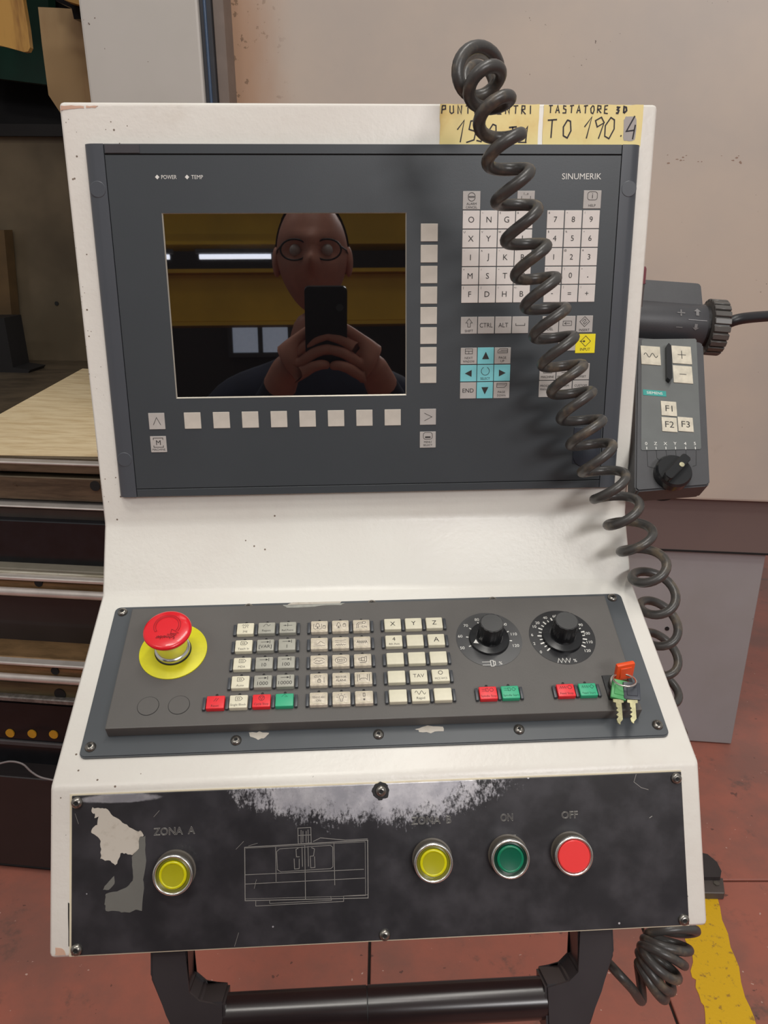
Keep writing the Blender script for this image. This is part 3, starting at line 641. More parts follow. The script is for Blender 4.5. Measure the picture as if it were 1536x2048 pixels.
for r in range(5):
    for c in range(3): ckey(16.6+18.9*c, RW[r]-.3, CREAM, g3[r][c], INK if r < 2 or r == 4 else INKF)
    for c in range(4): guide(7.1+18.95*c, RW[r]-.3)
spi = [('l', [(-5, 3.4), (-1.6, 3.4)], .35), ('l', [(-5, 1.6), (-1.6, 1.6)], .35), ('l', [(-1.6, 4), (.2, 4), (.2, 1), (-1.6, 1), (-1.6, 4)], .35)]
for u, m_, it, ik in ((92.6, REDC, spi+[('l', arc(3, 2.5, 1.6, 0, 360, 12), .35), ('t', 'Spindle Stop', 0, -3.6, 2, 13)], 'ink_on_colour'), (111.4, GRNC, spi+[('l', dia(3, 2.5, 1.8), .35), ('t', 'Spindle Start', 0, -3.6, 2, 13)], 'ink_on_green'),
                  (158.8, REDC, [('l', zig(-2, 2.5, 6, 2.4, 7), .4), ('l', arc(3.6, 2.5, 1.7, 0, 360, 12), .4), ('t', 'Feed Stop', 0, -3.6, 2, 11)], 'ink_on_colour'), (177.7, GRNC, [('l', zig(-2, 2.5, 6, 2.4, 7), .4), ('l', dia(3.6, 2.5, 1.9), .4), ('t', 'Feed Start', 0, -3.6, 2, 11)], 'ink_on_green')):
    ckey(u, 135.2, m_, it, MATS[ik]); ob('indicator_lamp', LEDM, None, mk, (u*mm, -.1260, .0150))
for u in (83.1, 102, 121, 149.4, 168.3, 187.3): guide(u, 135.2)
# blank round covers
for u in (-190.2, -165):
    bm = bmesh.new(); lathe(bm, [(.0089, .0149), (.0089, .0151), (0, .0151)], 36); o = ob('blank_cover_gap', fin(bm), GAP, mk, (u*mm, -.1342, 0))
    bm = bmesh.new(); lathe(bm, [(.0085, .0149), (.0085, .0153), (0, .0153)], 36); ob('blank_cover', fin(bm), DECK, mk, (u*mm, -.1342, 0))
# override dials
def c4(x, y): return on(F3, 880+x/2.954, 1190+y/2.954, 15)
def dial(cx_, cy_, rad, m, items, pointer, ticks):
    p = ob('dial_plate', None, None, mk); bpy.data.objects.remove(p)
    bm = bmesh.new(); lathe(bm, [(rad*mm, .0149), (rad*mm, .0153), (0, .0153)], 64); p = ob('dial_plate', fin(bm), m, mk, (cx_*mm, cy_*mm, 0))
    its = [(i[0], i[1], i[2]-cx_, i[3]-cy_)+tuple(i[4:]) if i[0] == 't' else (i[0], [(a-cx_, b-cy_) for a, b in i[1]])+tuple(i[2:]) for i in items]
    for a, w, l in ticks: its.append(('l', [(18.4*cos(radians(a)), 18.4*sin(radians(a))), ((18.4+l)*cos(radians(a)), (18.4+l)*sin(radians(a)))], w))
    ob('scale_print', draw(its, 15.4), WHT, p)
    k = ob('rotary_knob', None, None, mk); bpy.data.objects.remove(k)
    bm = bmesh.new(); pf = [(.0180, .0155), (.0180, .0172), (.0176, .0178), (.0120, .0192), (.0118, .0195)]
    lathe(bm, pf+[(0, .0195)], 56)
    n = 72; rings = []
    for z, s in ((.019, 1), (.030, .965), (.0375, .94), (.0385, .92)):
        ring = []
        for i in range(n):
            t = 2*pi*i/n; g = .0004*(1 if (i // 2) % 3 == 0 else 0)
            ring.append(bm.verts.new(((.0112*s-g)*cos(t), (.0112*s-g)*sin(t), z)))
        rings.append(ring)
    for A_, B_ in zip(rings, rings[1:]):
        for i in range(n): bm.faces.new((A_[i], A_[(i+1) % n], B_[(i+1) % n], B_[i]))
    bm.faces.new(rings[-1])
    k = ob('rotary_knob', fin(bm, 30), BLK, mk, (cx_*mm, cy_*mm, 0))
    bm = bmesh.new(); lathe(bm, [(.0094, .0384), (.0094, .0388), (0, .0388)], 40); ob('knob_cap', fin(bm), mat('knob_cap_grey', (58, 58, 58), .35), k)
    if pointer is not None:
        a = radians(pointer); d = Vector((cos(a), sin(a))); s = Vector((-d.y, d.x)); pts = [d*16.6, d*12.6+s*2.6, d*12.6-s*2.6]
        ob('pointer', draw([('p', [(q.x, q.y) for q in pts])], 19.0), WHT, k)
    return p
d1 = [('t', t_, *c4(x, y), 3.0, 8) for t_, x, y in (('50', 132, 314), ('60', 119, 245), ('70', 152, 182), ('80', 217, 147), ('90', 298, 134), ('100', 376, 175), ('110', 436, 232), ('120', 449, 300))]
sx, sy = c4(300, 405)
d1 += [('l', [(sx-7.4, sy+1.6), (sx, sy+1.6)], .4), ('l', [(sx-7.4, sy-1.6), (sx, sy-1.6)], .4), ('l', [(sx, sy-3), (sx+2.4, sy-3), (sx+2.4, sy+3), (sx, sy+3), (sx, sy-3)], .5), ('l', [(sx+2.4, sy-2), (sx+4, sy-2), (sx+4, sy+2), (sx+2.4, sy+2)], .5), ('t', '%', *c4(358, 403), 3.2)]
dial(102.4, -77.0, 29.6, mat('dial_glossy_grey', (66, 66, 67), .25, var=.05), d1, 203, [(a, 1, 2.2) for a in (202, 172, 142, 112, 82, 52, 22, -8)])
d2 = [('t', t_, *c4(x, y), 2.9, 6.5) for t_, x, y in (('0', 596, 338), ('2', 557, 288), ('6', 544, 237), ('10', 558, 188), ('20', 575, 166), ('40', 620, 136), ('60', 676, 127), ('70', 716, 126), ('80', 777, 142), ('90', 830, 178), ('100', 868, 228), ('110', 884, 279), ('120', 872, 330))]
sx, sy = c4(733, 388)
d2 += [('l', zig(sx, sy, 12, 4.6, 7), .5), ('t', '%', *c4(798, 388), 3.2)]
dial(168.9, -77.0, 29.8, mat('dial_glossy_black', (36, 36, 38), .22, var=.05), d2, None, [(222-11.6*i, 1.0 if i % 2 else 1.3, 2.6 if i % 2 else 3.8) for i in range(23)])
# emergency stop
es = ob('emergency_stop', None, None, mk, (-.1772, -.0797, 0))
bpy.data.objects.remove(es)
bm = bmesh.new(); lathe(bm, [(.0292, .0150), (.0292, .0160), (.0286, .0163), (0, .0163)], 64); es = ob('emergency_stop', fin(bm, 30), YELP, mk, (-.1772, -.0797, 0)); es['label'] = 'red mushroom emergency stop on yellow ring'
bm = bmesh.new(); lathe(bm, [(.0158, .0162), (.0158, .0175), (0, .0175)], 48); ob('rubber_seal', fin(bm, 30), BLKM, es)
bm = bmesh.new(); lathe(bm, [(.0152, .0174), (.0152, .0206), (.0146, .0214), (.0136, .0220), (.0136, .030), (.0136, .0400)], 48); ob('chrome_collar', fin(bm, 30), CHROME, es)
bm = bmesh.new(); lathe(bm, [(.0128, .0390), (.0165, .0398), (.0196, .0428), (.0203, .0444), (.0203, .0452), (.0197, .0463), (.0180, .0471), (.0120, .0480), (0, .0485)], 56); ob('mushroom_head', fin(bm, 60), REDE, es)
aw = [('l', arc(0, 2.4, 9.6, 216, -36, 26), .4), ('l', arc(0, 2.4, 11.2, 212, -32, 26), .4), ('l', [(-9.5, -3.5), (-7.8, -3.2)], .4), ('l', [(4.4, -1.6), (4.0, -6.2), (10.6, -5.6), (4.4, -1.6)], .45)]
ob('embossed_arrow', draw(aw, 48.65), mat('red_dark_line', (150, 14, 24), .4), es)
ob('embossed_lettering', draw([('t', 'Schneider', 0, -9.8, 3.4, 16, 180), ('t', 'Electric', 5, -7.2, 1.8, 8, 180)], 48.6), mat('red_black_print', (64, 10, 16), .4), es)
# key switch
bm = bmesh.new(); vbox(bm, .1940, .2195, -.1440, -.1195, .0149, .0160, .0004); ks = ob('key_switch', fin(bm), BLK, mk)
bm = bmesh.new(); lathe(bm, [(.0088, .0158), (.0088, .0200), (.0080, .0212), (0, .0212)], 36, (.2060, -.1300)); ob('lock_barrel', fin(bm, 30), STEEL, ks)

# ------------------------------------------------------------------ keys on the split ring
kr = thing('key_bunch', 'bunch of keys with orange, green and dark bows hanging from the key switch', 'keys', F3)
def K(px, py, h): x, y = on(F3, px, py, h); return Vector((x*mm, y*mm, h*mm))
def blade(bm, a, b, w, th):
    d = (b-a); L = d.length; d.normalize(); n = Vector((0, 0, 1)); s = d.cross(n).normalized(); n = s.cross(d)
    teeth = [(0, .5), (.12, .5), (.14, .25), (.30, .25), (.36, .10), (.44, .28), (.52, .05), (.62, .3), (.70, .1), (.80, .3), (.93, .22), (1, .02)]
    lo = [a+d*(L*t)+s*(w*q) for t, q in teeth]; hi = [a+d*(L*t)-s*(w*(.5 if t < .14 else .28 if t < .93 else .02)) for t, q in teeth]
    P = lo+hi[::-1]; v0 = [bm.verts.new(p-n*th/2) for p in P]; v1 = [bm.verts.new(p+n*th/2) for p in P]
    N_ = len(teeth)
    for i in range(N_-1):
        for V_ in (v0, v1): bm.faces.new((V_[i], V_[i+1], V_[2*N_-2-i], V_[2*N_-1-i]))
    for i in range(2*N_): j = (i+1) % (2*N_); bm.faces.new((v0[i], v0[j], v1[j], v1[i]))
def bow(a, b, w, th, hole=True):
    bm = bmesh.new(); d = (b-a); L = d.length; d.normalize(); n = Vector((0, 0, 1)); s = d.cross(n).normalized(); n = s.cross(d)
    M_ = Matrix((s, d, n)).transposed().to_4x4(); M_.translation = a
    vbox(bm, -w/2, w/2, 0, L, -th/2, th/2, th*.3, 2)
    vbox(bm, -w*.32, w*.32, L*.30, L*.8, -th*.62, th*.62, th*.1)
    for v in bm.verts: v.co = M_ @ v.co
    return fin(bm, 40)
def key(name, top, mid, tip, w, m, h):
    a, b, c_ = K(*top, h[0]), K(*mid, h[1]), K(*tip, h[2])
    o = ob(name, bow(a, b, w, .0042), m, kr)
    if tip: bm = bmesh.new(); blade(bm, b, c_, .0085, .002); ob('blade', fin(bm), BRASS, o)
    return o
key('key', (1240, 1361), (1236, 1399), (1240, 1449), .0128, GRNP, (29, 25, 18))['label'] = 'green bow key'
key('key', (1262, 1365), (1264, 1400), (1267, 1447), .0140, DKP, (31, 26, 18))['label'] = 'dark bow key'
a = K(1246, 1375, 20); b = K(1256, 1337, 37)
bm = bmesh.new(); d = Vector((0, 0, 1)); vbox(bm, -.0082, .0082, -.0022, .0022, 0, .0170, .0015, 2); vbox(bm, -.0050, .0050, -.0030, .0030, .003, .014, .0004)
o = ob('key', fin(bm, 40), ORANGE, kr, (.2090, -.1275, .0225), (radians(-12), 0, radians(10))); o['label'] = 'orange bow key in the lock'
bm = bmesh.new(); vbox(bm, -.0035, .0035, -.001, .001, -.006, .001); ob('blade', fin(bm), BRASS, o)
c0 = K(1249, 1360, 33); bm = bmesh.new()
tube(bm, [c0+Vector((.0092*cos(t), .0088*sin(t), -.004*sin(t))) for t in [2*pi*i/36 for i in range(36)]], .0008, 8, True); ob('split_ring', fin(bm, 60), CHROME, kr)

# ------------------------------------------------------------------ lower push-button plate
sp = thing('switch_plate', 'scuffed black push-button plate across the foot of the console, marked ZONA A and ZONA B', 'switch plate', F4)
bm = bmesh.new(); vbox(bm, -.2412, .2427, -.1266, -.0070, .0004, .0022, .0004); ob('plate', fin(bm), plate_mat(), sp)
for u, v in ((-238.3+1.2, 12.1), (-.6, 12.4), (238.1, 11.9), (-238.3+1.2, 122.1), (-.6, 122.4), (238.2, 122.2)): screw(sp, u, v, 2.2)
bm = bmesh.new(); prism(bm, [(x*mm, y*mm) for x, y in jag(arc(-.6, -12.6, 7, 0, 360, 12)[:-1], .7, 2, 8)], .0022, .00232); ob('paint_remnant', fin(bm), BLKM, sp)
c5 = lambda x, y: on(F4, 90+x/2.1634, 1500+y/2.1634, 2.3)
P1 = [(203, 250), (240, 252), (262, 252), (285, 275), (318, 300), (345, 318), (372, 340), (395, 352), (415, 350), (428, 372), (408, 378), (404, 425), (378, 455), (350, 448), (325, 445), (322, 470), (305, 500), (285, 480), (262, 478), (240, 468), (243, 430), (240, 395), (222, 370), (198, 355), (205, 335), (228, 322), (232, 290), (215, 295), (216, 275), (203, 270)]
P2 = [(408, 378), (436, 372), (432, 430), (438, 480), (425, 560), (428, 600), (418, 695), (392, 690), (366, 705), (330, 702), (300, 695), (262, 698), (262, 670), (256, 668), (262, 640), (262, 622), (310, 612), (352, 595), (380, 565), (380, 520), (375, 462), (404, 425)]
P3 = [(300, 545), (302, 580), (275, 605), (250, 606), (258, 588), (285, 560)]
bm = bmesh.new(); prism(bm, [(x*mm, y*mm) for x, y in jag([c5(*q) for q in P1], .45, 3, 2)], .0022, .00235); ob('worn_patch', fin(bm), BARE, sp)['label'] = 'bare patch where paint flaked off'
for P_ in (P2, P3):
    bm = bmesh.new(); prism(bm, [(x*mm, y*mm) for x, y in jag([c5(*q) for q in P_], .3, 3, 3)], .0022, .0023); ob('worn_patch', fin(bm), BARE2, sp)
# push buttons
def pbutton(u, v, lens, rim, flat=False, label=''):
    bm = bmesh.new(); lathe(bm, [(.0158, .0020), (.0158, .0028), (.0146, .0030), (.0146, .0100), (.0148, .0102)], 44); b = ob('push_button', fin(bm, 30), mat('button_body_taupe', (96, 90, 82), .5, .2), sp, (u*mm, -v*mm, 0)); b['label'] = label
    bm = bmesh.new(); lathe(bm, [(.0146, .0098), (.0153, .0104), (.0153, .0126), (.0148, .0134), (.0138, .0136), (.0130, .0130), (.0127, .0105)], 52); ob('chrome_bezel', fin(bm, 50), CHROME, b)
    if flat:
        bm = bmesh.new(); lathe(bm, [(.0125, .0100), (.0125, .0132), (.0119, .0138), (0, .0138)], 48); ob('button_face', fin(bm, 30), lens, b)
    else:
        bm = bmesh.new(); lathe(bm, [(.0126, .0100), (.0126, .0114), (.0114, .0118), (.0104, .0114), (0, .0114)], 48); ob('lens_rim', fin(bm, 30), rim[0], b)
        bm = bmesh.new(); lathe(bm, [(.0084, .0110), (.0084, .0128), (.0040, .0123), (0, .0122)], 48); ob('lens', fin(bm, 60), rim[1], b)
        bm = bmesh.new(); tube(bm, [(.0094*cos(2*pi*i/40), .0094*sin(2*pi*i/40), .0120) for i in range(40)], .00125, 10, True); ob('lens_ring', fin(bm, 80), lens, b)
pbutton(-161.8, 66.3, YELLENS, (YELDK, mat('yellow_lens_centre', (168, 163, 26), .3)), label='yellow push button under ZONA A'); pbutton(38.4, 66, YELLENS, (YELDK, mat('yellow_lens_centre', (168, 163, 26), .3)), label='yellow push button under ZONA B')
pbutton(98.8, 65.6, GRNL, (GRNDK, mat('green_lens_centre', (6, 92, 68), .3)), label='green push button under ON'); pbutton(149.1, 65.5, REDL, None, True, label='red push button under OFF')
for t_ in (('o', 'ZONA  A', -162.6, -36.6, 5.6, 32), ('o', 'ZONA  B', 38.6, -36.6, 5.8, 32), ('o', 'ON', 99, -37, 5.6, 10), ('o', 'OFF', 149.8, -37, 5.4, 13.4)): ob('engraving', draw([t_], 2.35), SILV, sp)
Q = lambda x, y: on(F4, 90+x/2.1634, 1500+y/2.1634, 2.3)
ln = lambda pts, w=.45: ('l', [Q(*p) for p in pts], w)
dr = [ln([(864, 421), (1396, 390), (1398, 640), (866, 652), (864, 421)], .6), ln([(868, 425), (1385, 397), (1387, 630), (868, 644)], .3), ln([(866, 540), (1380, 516)]), ln([(866, 580), (1384, 554)]), ln([(998, 418), (1000, 570)]), ln([(1124, 410), (1127, 645)]), ln([(1250, 402), (1254, 585)]),
      ('l', [Q(*p) for p in [(1015, 428), (1235, 412), (1245, 420), (1246, 505), (1236, 513), (1020, 527), (1006, 518), (1002, 440), (1015, 428)]], .4),
      ln([(1094, 338), (1150, 335), (1152, 402), (1096, 406), (1094, 338)]), ln([(1108, 346), (1108, 405)]), ln([(1138, 344), (1140, 403)]), ln([(1096, 370), (1150, 367)]), ln([(1116, 350), (1116, 400)]), ln([(1130, 350), (1130, 400)]),
      ln([(1096, 425), (1086, 430), (1088, 462), (1102, 462)]), ln([(1152, 422), (1166, 428), (1162, 458), (1146, 460)]), ln([(1078, 470), (1080, 515), (1100, 513), (1100, 470)]), ln([(1148, 462), (1150, 510), (1168, 508), (1166, 460)]), ln([(1112, 418), (1114, 505)]), ln([(1138, 416), (1140, 504)]),
      ln([(912, 652), (912, 675), (1292, 655), (1292, 634)]), ln([(972, 650), (972, 664), (1240, 650), (1236, 632)], .4), ln([(1160, 396), (1192, 380), (1300, 390), (1396, 384)]), ln([(1290, 632), (1396, 626)], .4)]
ob('engraved_diagram', draw(dr, 2.35), SILV, sp)['label'] = 'engraved outline drawing of the machine'
sc = [[(470, 290), (495, 262)], [(1158, 118), (1162, 112)], [(820, 850), (838, 790)], [(345, 222), (362, 208)], [(130, 275), (145, 320)], [(880, 415), (920, 403)], [(915, 560), (905, 600)], [(826, 430), (860, 395)]]
it = [ln(p, .28) for p in sc]; c6 = lambda x, y: on(F4, 740+x/2.194, 1500+y/2.194, 2.3)
it += [('l', [c6(*p) for p in [(1168, 106), (1158, 140), (1190, 165), (1222, 174)]], .35), ('l', [c6(*p) for p in [(1226, 298), (1238, 290)]], .6), ('l', [c6(*p) for p in [(592, 372), (640, 374)]], .7)]
ob('scratch', draw(it, 2.33), SILV, sp)

# ------------------------------------------------------------------ two handwritten paper labels
ST = {'P': [[(0, 0), (.05, 1)], [(.05, .97), (.5, .95), (.55, .6), (.05, .5)]], 'U': [[(0, 1), (.02, .2), (.25, 0), (.5, .2), (.5, 1)]], 'N': [[(0, 0), (.03, 1), (.5, .05), (.53, 1)]], 'T': [[(0, .95), (.6, 1)], [(.3, 1), (.27, 0)]],
      'I': [[(.1, 1), (.12, 0)]], 'R': [[(0, 0), (.03, 1), (.45, .95), (.45, .6), (.05, .5), (.55, 0)]], 'A': [[(0, 0), (.3, 1), (.55, 0)], [(.1, .35), (.48, .38)]], 'S': [[(.5, .9), (.1, .95), (.1, .6), (.5, .45), (.45, .05), (0, .05)]],
      'O': [[(.25, 1), (.02, .6), (.08, .1), (.35, 0), (.55, .4), (.45, .9), (.25, 1)]], 'E': [[(.5, 1), (0, .95), (0, .02), (.52, 0)], [(0, .5), (.4, .52)]], 'C': [[(.5, .9), (.15, 1), (0, .5), (.15, 0), (.5, .1)]],
      'D': [[(0, 0), (.03, 1), (.4, .85), (.5, .4), (0, 0)]], '1': [[(.05, .55), (.38, 1), (.28, 0)]], '5': [[(.5, 1), (.12, .95), (.08, .6), (.45, .5), (.4, .1), (0, 0)]], '3': [[(.05, .95), (.5, .9), (.2, .55), (.5, .4), (.35, 0), (0, .05)]],
      '0': [[(.25, 1), (0, .6), (.08, .1), (.35, 0), (.52, .45), (.45, .9), (.25, 1)]], '9': [[(.5, .75), (.3, 1), (.02, .85), (.15, .55), (.48, .75), (.35, 0)]], '.': [[(.08, .03), (.14, 0)]], '4': [[(.35, 1), (.02, .25), (.48, .3)], [(.5, .55), (.46, -.15)]], '_': [[(0, 0), (.6, .02)]]}
def hand_text(txt, x, y, h, adv, w, sl=0, jit=.03, seed=0):
    rr = random.Random(seed); out = []
    for i, ch in enumerate(txt):
        if ch == ' ': continue
        for st in ST[ch]:
            out.append(('l', [(x+(i*adv)+(a+b*sl+rr.uniform(-jit, jit))*h*.95, y+(b+rr.uniform(-jit, jit))*h) for a, b in st], w))
    return out
def paper(label, x0, x1, y0, y1, items, seed, extra=None):
    p = thing('paper_label', label, 'label', F1, 'handwritten paper labels')
    bm = bmesh.new(); rr = random.Random(seed); P = []
    for a_, b_, n_ in (((x0, y0), (x1, y0), 14), ((x1, y0), (x1, y1), 6), ((x1, y1), (x0, y1), 14), ((x0, y1), (x0, y0), 6)):
        for k in range(n_): P.append(((a_[0]+(b_[0]-a_[0])*k/n_+rr.uniform(-.35, .35))*mm, (a_[1]+(b_[1]-a_[1])*k/n_+rr.uniform(-.35, .35))*mm))
    prism(bm, P, .00012, .0004); ob('paper', fin(bm), PAPER, p)
    if extra: extra(p)
    ob('handwriting', draw(items, .62), MARK, p); return p
tx = hand_text('PUNTI CENTRI', 67.5, -8.6, 6.6, 7.0, 1.0, seed=1)+hand_text('15', 79, -31.5, 18, 10, 1.1, .12, .02, 2)+hand_text('30', 98, -30.5, 14, 10, 1.1, .1, .02, 3)+hand_text('T1', 127, -30.6, 12, 12, 1.3, 0, .02, 4)+hand_text('_', 135, -31.4, 14, 5, 1.0)
paper('yellowed handwritten label half covered by the coiled cable', 66, 153, -33.6, -.9, tx, 1)
def smudge(p):
    bm = bmesh.new(); prism(bm, [(x*mm, y*mm) for x, y in jag(rrect(229, -30, 240.5, -10, 3, 2), .4, 2, 4)], .0004, .00055); ob('grey_tape_patch', fin(bm), mat('grey_tape', (172, 164, 160), .45), p)
tx = hand_text('TASTATORE', 161.5, -7.8, 6.2, 6.2, 1.0, seed=6)+hand_text('3D', 221.5, -7.6, 5.2, 6.8, 1.5, seed=7)+hand_text('TO', 160.5, -27.5, 14.5, 14, 1.2, .05, .02, 8)+hand_text('190', 192, -28, 17, 9.6, 1.1, .14, .02, 9)+hand_text('.4', 225.5, -26, 16, 5.4, 1.3, .14, .02, 10)
paper('yellowed handwritten label in the top right corner, reading TASTATORE', 156.9, 245.6, -34.0, -1.0, tx, 2, smudge)

# ------------------------------------------------------------------ coiled cable
R_px = [(-5, 930, 330, -60), (-4, 950, 270, -55), (-3, 962, 215, -30), (-2, 985, 165, 25), (-1, 1004, 112, 115), (0, 1014, 147, 140), (1, 1033, 196, 150), (2, 1054, 266, 148), (3, 1071, 338, 138), (4, 1087, 412, 120), (5, 1105, 487, 105), (6, 1125, 552, 95), (7, 1144, 613, 86), (8, 1158, 670, 78), (9, 1176, 727, 70), (10, 1194, 780, 64), (11, 1214, 837, 60), (12, 1234, 886, 57), (13, 1260, 945, 54), (14, 1286, 1000, 52), (15, 1312, 1055, 50), (16, 1339, 1115, 52), (17, 1359, 1179, 40), (18, 1365, 1247, 18), (19, 1365, 1311, -4), (20, 1365, 1379, -15), (21, 1372, 1455, -10), (22, 1386, 1540, 10), (23, 1394, 1640, 40), (24, 1400, 1740, 80), (25, 1402, 1815, 110), (26, 1401, 1862, 130), (27, 1385, 1895, 140), (28, 1372, 1925, 145), (29, 1361, 1945, 150), (30, 1352, 1965, 150), (31, 1338, 1982, 150), (32, 1320, 1996, 150)]
L_px = {-5: (860, 360), -4: (872, 300), -3: (890, 240), -2: (905, 200), -1: (902, 153), 0: (927, 181), 1: (945, 250), 2: (961, 322), 3: (979, 404), 4: (997, 482), 5: (1018, 552), 6: (1036, 613), 7: (1055, 670), 8: (1072, 731), 9: (1092, 783), 10: (1111, 837), 11: (1128, 888), 12: (1153, 944), 13: (1177, 1000), 14: (1205, 1050), 15: (1232, 1105), 16: (1255, 1157), 17: (1272, 1215), 18: (1276, 1275), 19: (1277, 1340), 20: (1280, 1405), 21: (1290, 1480), 22: (1300, 1570), 23: (1306, 1680), 24: (1306, 1780), 25: (1298, 1840), 26: (1287, 1868), 27: (1284, 1880), 28: (1280, 1893), 29: (1277, 1905), 30: (1272, 1916), 31: (1266, 1925), 32: (1262, 1934)}
def onp(px, py, h):           # point on a plane h mm in front of the display face (console frame mm)
    r = RT @ Vector(((px-768)/F, (py-1024)/F, 1)); t = (-h-CL.z)/r.z; return CL+r*t
ks_ = [r[0] for r in R_px]; H = {r[0]: r[3] for r in R_px}; RR = {}; LL = {}
HC = 12.5
for k, x, y, h in R_px: RR[k] = (x-HC*(1.05 if k < 8 else .85), y+2)
for k, (x, y) in L_px.items(): LL[k] = (x+HC*(1.05 if k < 8 else .85), y)
Cc = {}; Xc = {}
for k in ks_:
    lp = LL.get(k-1, LL[k]); l = ((lp[0]+LL[k][0])/2, (lp[1]+LL[k][1])/2)
    c_ = ((RR[k][0]+l[0])/2, (RR[k][1]+l[1])/2); Cc[k] = onp(c_[0], c_[1], H[k]); Xc[k] = onp(RR[k][0], RR[k][1], H[k])-Cc[k]
for k_, c_, x_ in ((-5, (104, 92, 150), (14, -2, 0)), (-4, (106, 36, 150), (14, -2, 0)), (-3, onp(958, 176, -128), (14, -4, 0)), (-2, onp(957, 152, -42), (16, -4, 0))): Cc[k_] = Vector(c_); Xc[k_] = Vector(x_)
def cat(D, t):
    k = max(ks_[0], min(ks_[-1]-1, int(math.floor(t)))); f = t-k
    g = lambda i: D[max(ks_[0], min(ks_[-1], i))]
    p0, p1, p2, p3 = g(k-1), g(k), g(k+1), g(k+2)
    return .5*((2*p1)+(p2-p0)*f+(2*p0-5*p1+4*p2-p3)*f*f+(3*p1-p0-3*p2+p3)*f**3)
pts = []; n = 26; t0, t1 = -4.5, 31.5
for i in range(int((t1-t0)*n)+1):
    t = t0+i/n; c_ = cat(Cc, t); X = cat(Xc, t); T = (cat(Cc, min(t+.5, ks_[-1]))-cat(Cc, max(t-.5, ks_[0])))
    T.normalize(); D = T.cross(X.normalized())*X.length
    al = .55*max(0, min(1, (15-t)/5))*max(0, min(1, t-.5)); D = (D.normalized()-T*al).normalized()*X.length*(1-.12*al)
    if t > 25: D = D*.75
    pts.append(W(c_+X*cos(2*pi*t)+D*sin(2*pi*t)))
e1 = pts[-1]
tail = [W(onp(1284, 2000, 150)), W(onp(1262, 1975, 160)), W(onp(1226, 1936, 150)), W(onp(1200, 1905, 100)), W(onp(1180, 1860, 60))]
pts += smooth_path([pts[-2], e1]+tail, 10)[11:]
pts = [W((90, 150, 150))]+pts
bm = bmesh.new(); tube(bm, [p-CB for p in pts], .0045, 14)
o = ob('coiled_cable', fin(bm, 80), CABLE); o.location = CB
tag(o, 'dusty black coiled cable draped over the console and hanging in front of its keys', 'cable')
# ------------------------------------------------------------------ handheld control unit
hv_ = (cx*-.09+cy*.90-cz*.40).normalized(); hu_ = (cx-hv_*cx.dot(hv_)).normalized()
HM = Matrix((hu_, -hv_, hu_.cross(-hv_))).transposed().to_4x4(); HM.translation = wpx(1283.5, 679, .808)
hh = thing('handheld_control', 'dark grey handheld control unit with handwheel, hung beside the console', 'remote control', HM)
def hp(px, py, h=0): x, y = on(HM, px, py, h); return x, y
brx, bry = hp(1421, 972); trx, _ = hp(1406, 676); blx, bly = hp(1270, 982); tlx = hp(1274, 676)[0]
bm = bmesh.new(); prism(bm, [(x*mm, y*mm) for x, y in [(tlx, 3), (trx-3, 3), (trx, 0), (brx, bry+3), (brx-3, bry), (blx+3, bly), (blx, bly+3)]], -.026, 0)
bmesh.ops.bevel(bm, geom=[e for e in bm.edges if e.is_boundary is False], offset=.0016, segments=2, affect='EDGES'); ob('body', fin(bm, 30), HHB, hh)
bm = bmesh.new(); prism(bm, [(x*mm, y*mm) for x, y in [hp(*q) for q in ((1285, 679), (1390, 678), (1392.5, 681), (1402, 896), (1400, 899), (1284, 901), (1282, 899), (1282.5, 682))][::-1]], -.0005, .0006); ob('keypad_insert', fin(bm), HHI, hh)
def hkey(px, py, w, h, items):
    x, y = hp(px, py, 1); w *= 1.05; h *= 1.02; bm = bmesh.new(); vbox(bm, -w/2*mm, w/2*mm, -h/2*mm, h/2*mm, 0, .0009, .0004, 2)
    o = ob('key', fin(bm, 40), HHK, hh, (x*mm, y*mm, .0005)); ob('legend', draw(items, 1.0), INK, o)
c7 = lambda x, y: (1200+x/3.4133, 500+y/3.4133)
hkey(*c7(346, 720), 19, 22.5, [('l', wave(0, 0, 14, 5), .7)])
hkey(*c7(557, 717), 19, 21.5, [('l', [(-4.2, 0), (4.2, 0)], .7), ('l', [(0, 5), (0, -5)], .7)])
hkey(*c7(565, 850), 18.6, 20.5, [('l', [(-3.4, 0), (3.4, 0)], .7)])
hkey(*c7(470, 1083), 14.6, 16.4, [('t', 'F1', 0, 0, 7)]); hkey(*c7(474, 1192), 14.2, 16, [('t', 'F2', 0, 0, 7)]); hkey(*c7(584, 1191), 14.2, 16, [('t', 'F3', 0, 0, 7)])
x, y = hp(*c7(373, 976), 1); bm = bmesh.new(); vbox(bm, -.0115, .0115, -.0033, .0033, 0, .0003); o = ob('maker_sticker', fin(bm), TEAL, hh, (x*mm, y*mm, .0006)); ob('legend', draw([('t', 'SIEMENS', 0, 0, 3.0, 19.5)], .45), WHT, o)
xa, ya = hp(*c7(455, 660)); xb, yb_ = hp(*c7(465, 912))
bm = bmesh.new(); prism(bm, [(x*mm, y*mm) for x, y in [(xa-2.2, ya-3), (xa, ya), (xa+2.4, ya-3), (xb+2.4, yb_+3), (xb, yb_), (xb-2.8, yb_+3)]], 0, .0065); ob('finger_rib', fin(bm), BLK, hh)
it = []
for ch, px, tx_, ty_ in (('0', 316, 378, 1490), ('Z', 380, 402, 1430), ('X', 447, 458, 1408), ('Y', 513, 520, 1408), ('4', 582, 588, 1410), ('5', 648, 636, 1478)):
    x, y = hp(*c7(px, 1320), 1); it.append(('t', ch, x, y, 3.4)); x, y = hp(*c7(px+4, 1356), 1); it.append(('l', [(x, y+2.2), (x, y-.6)], .7))
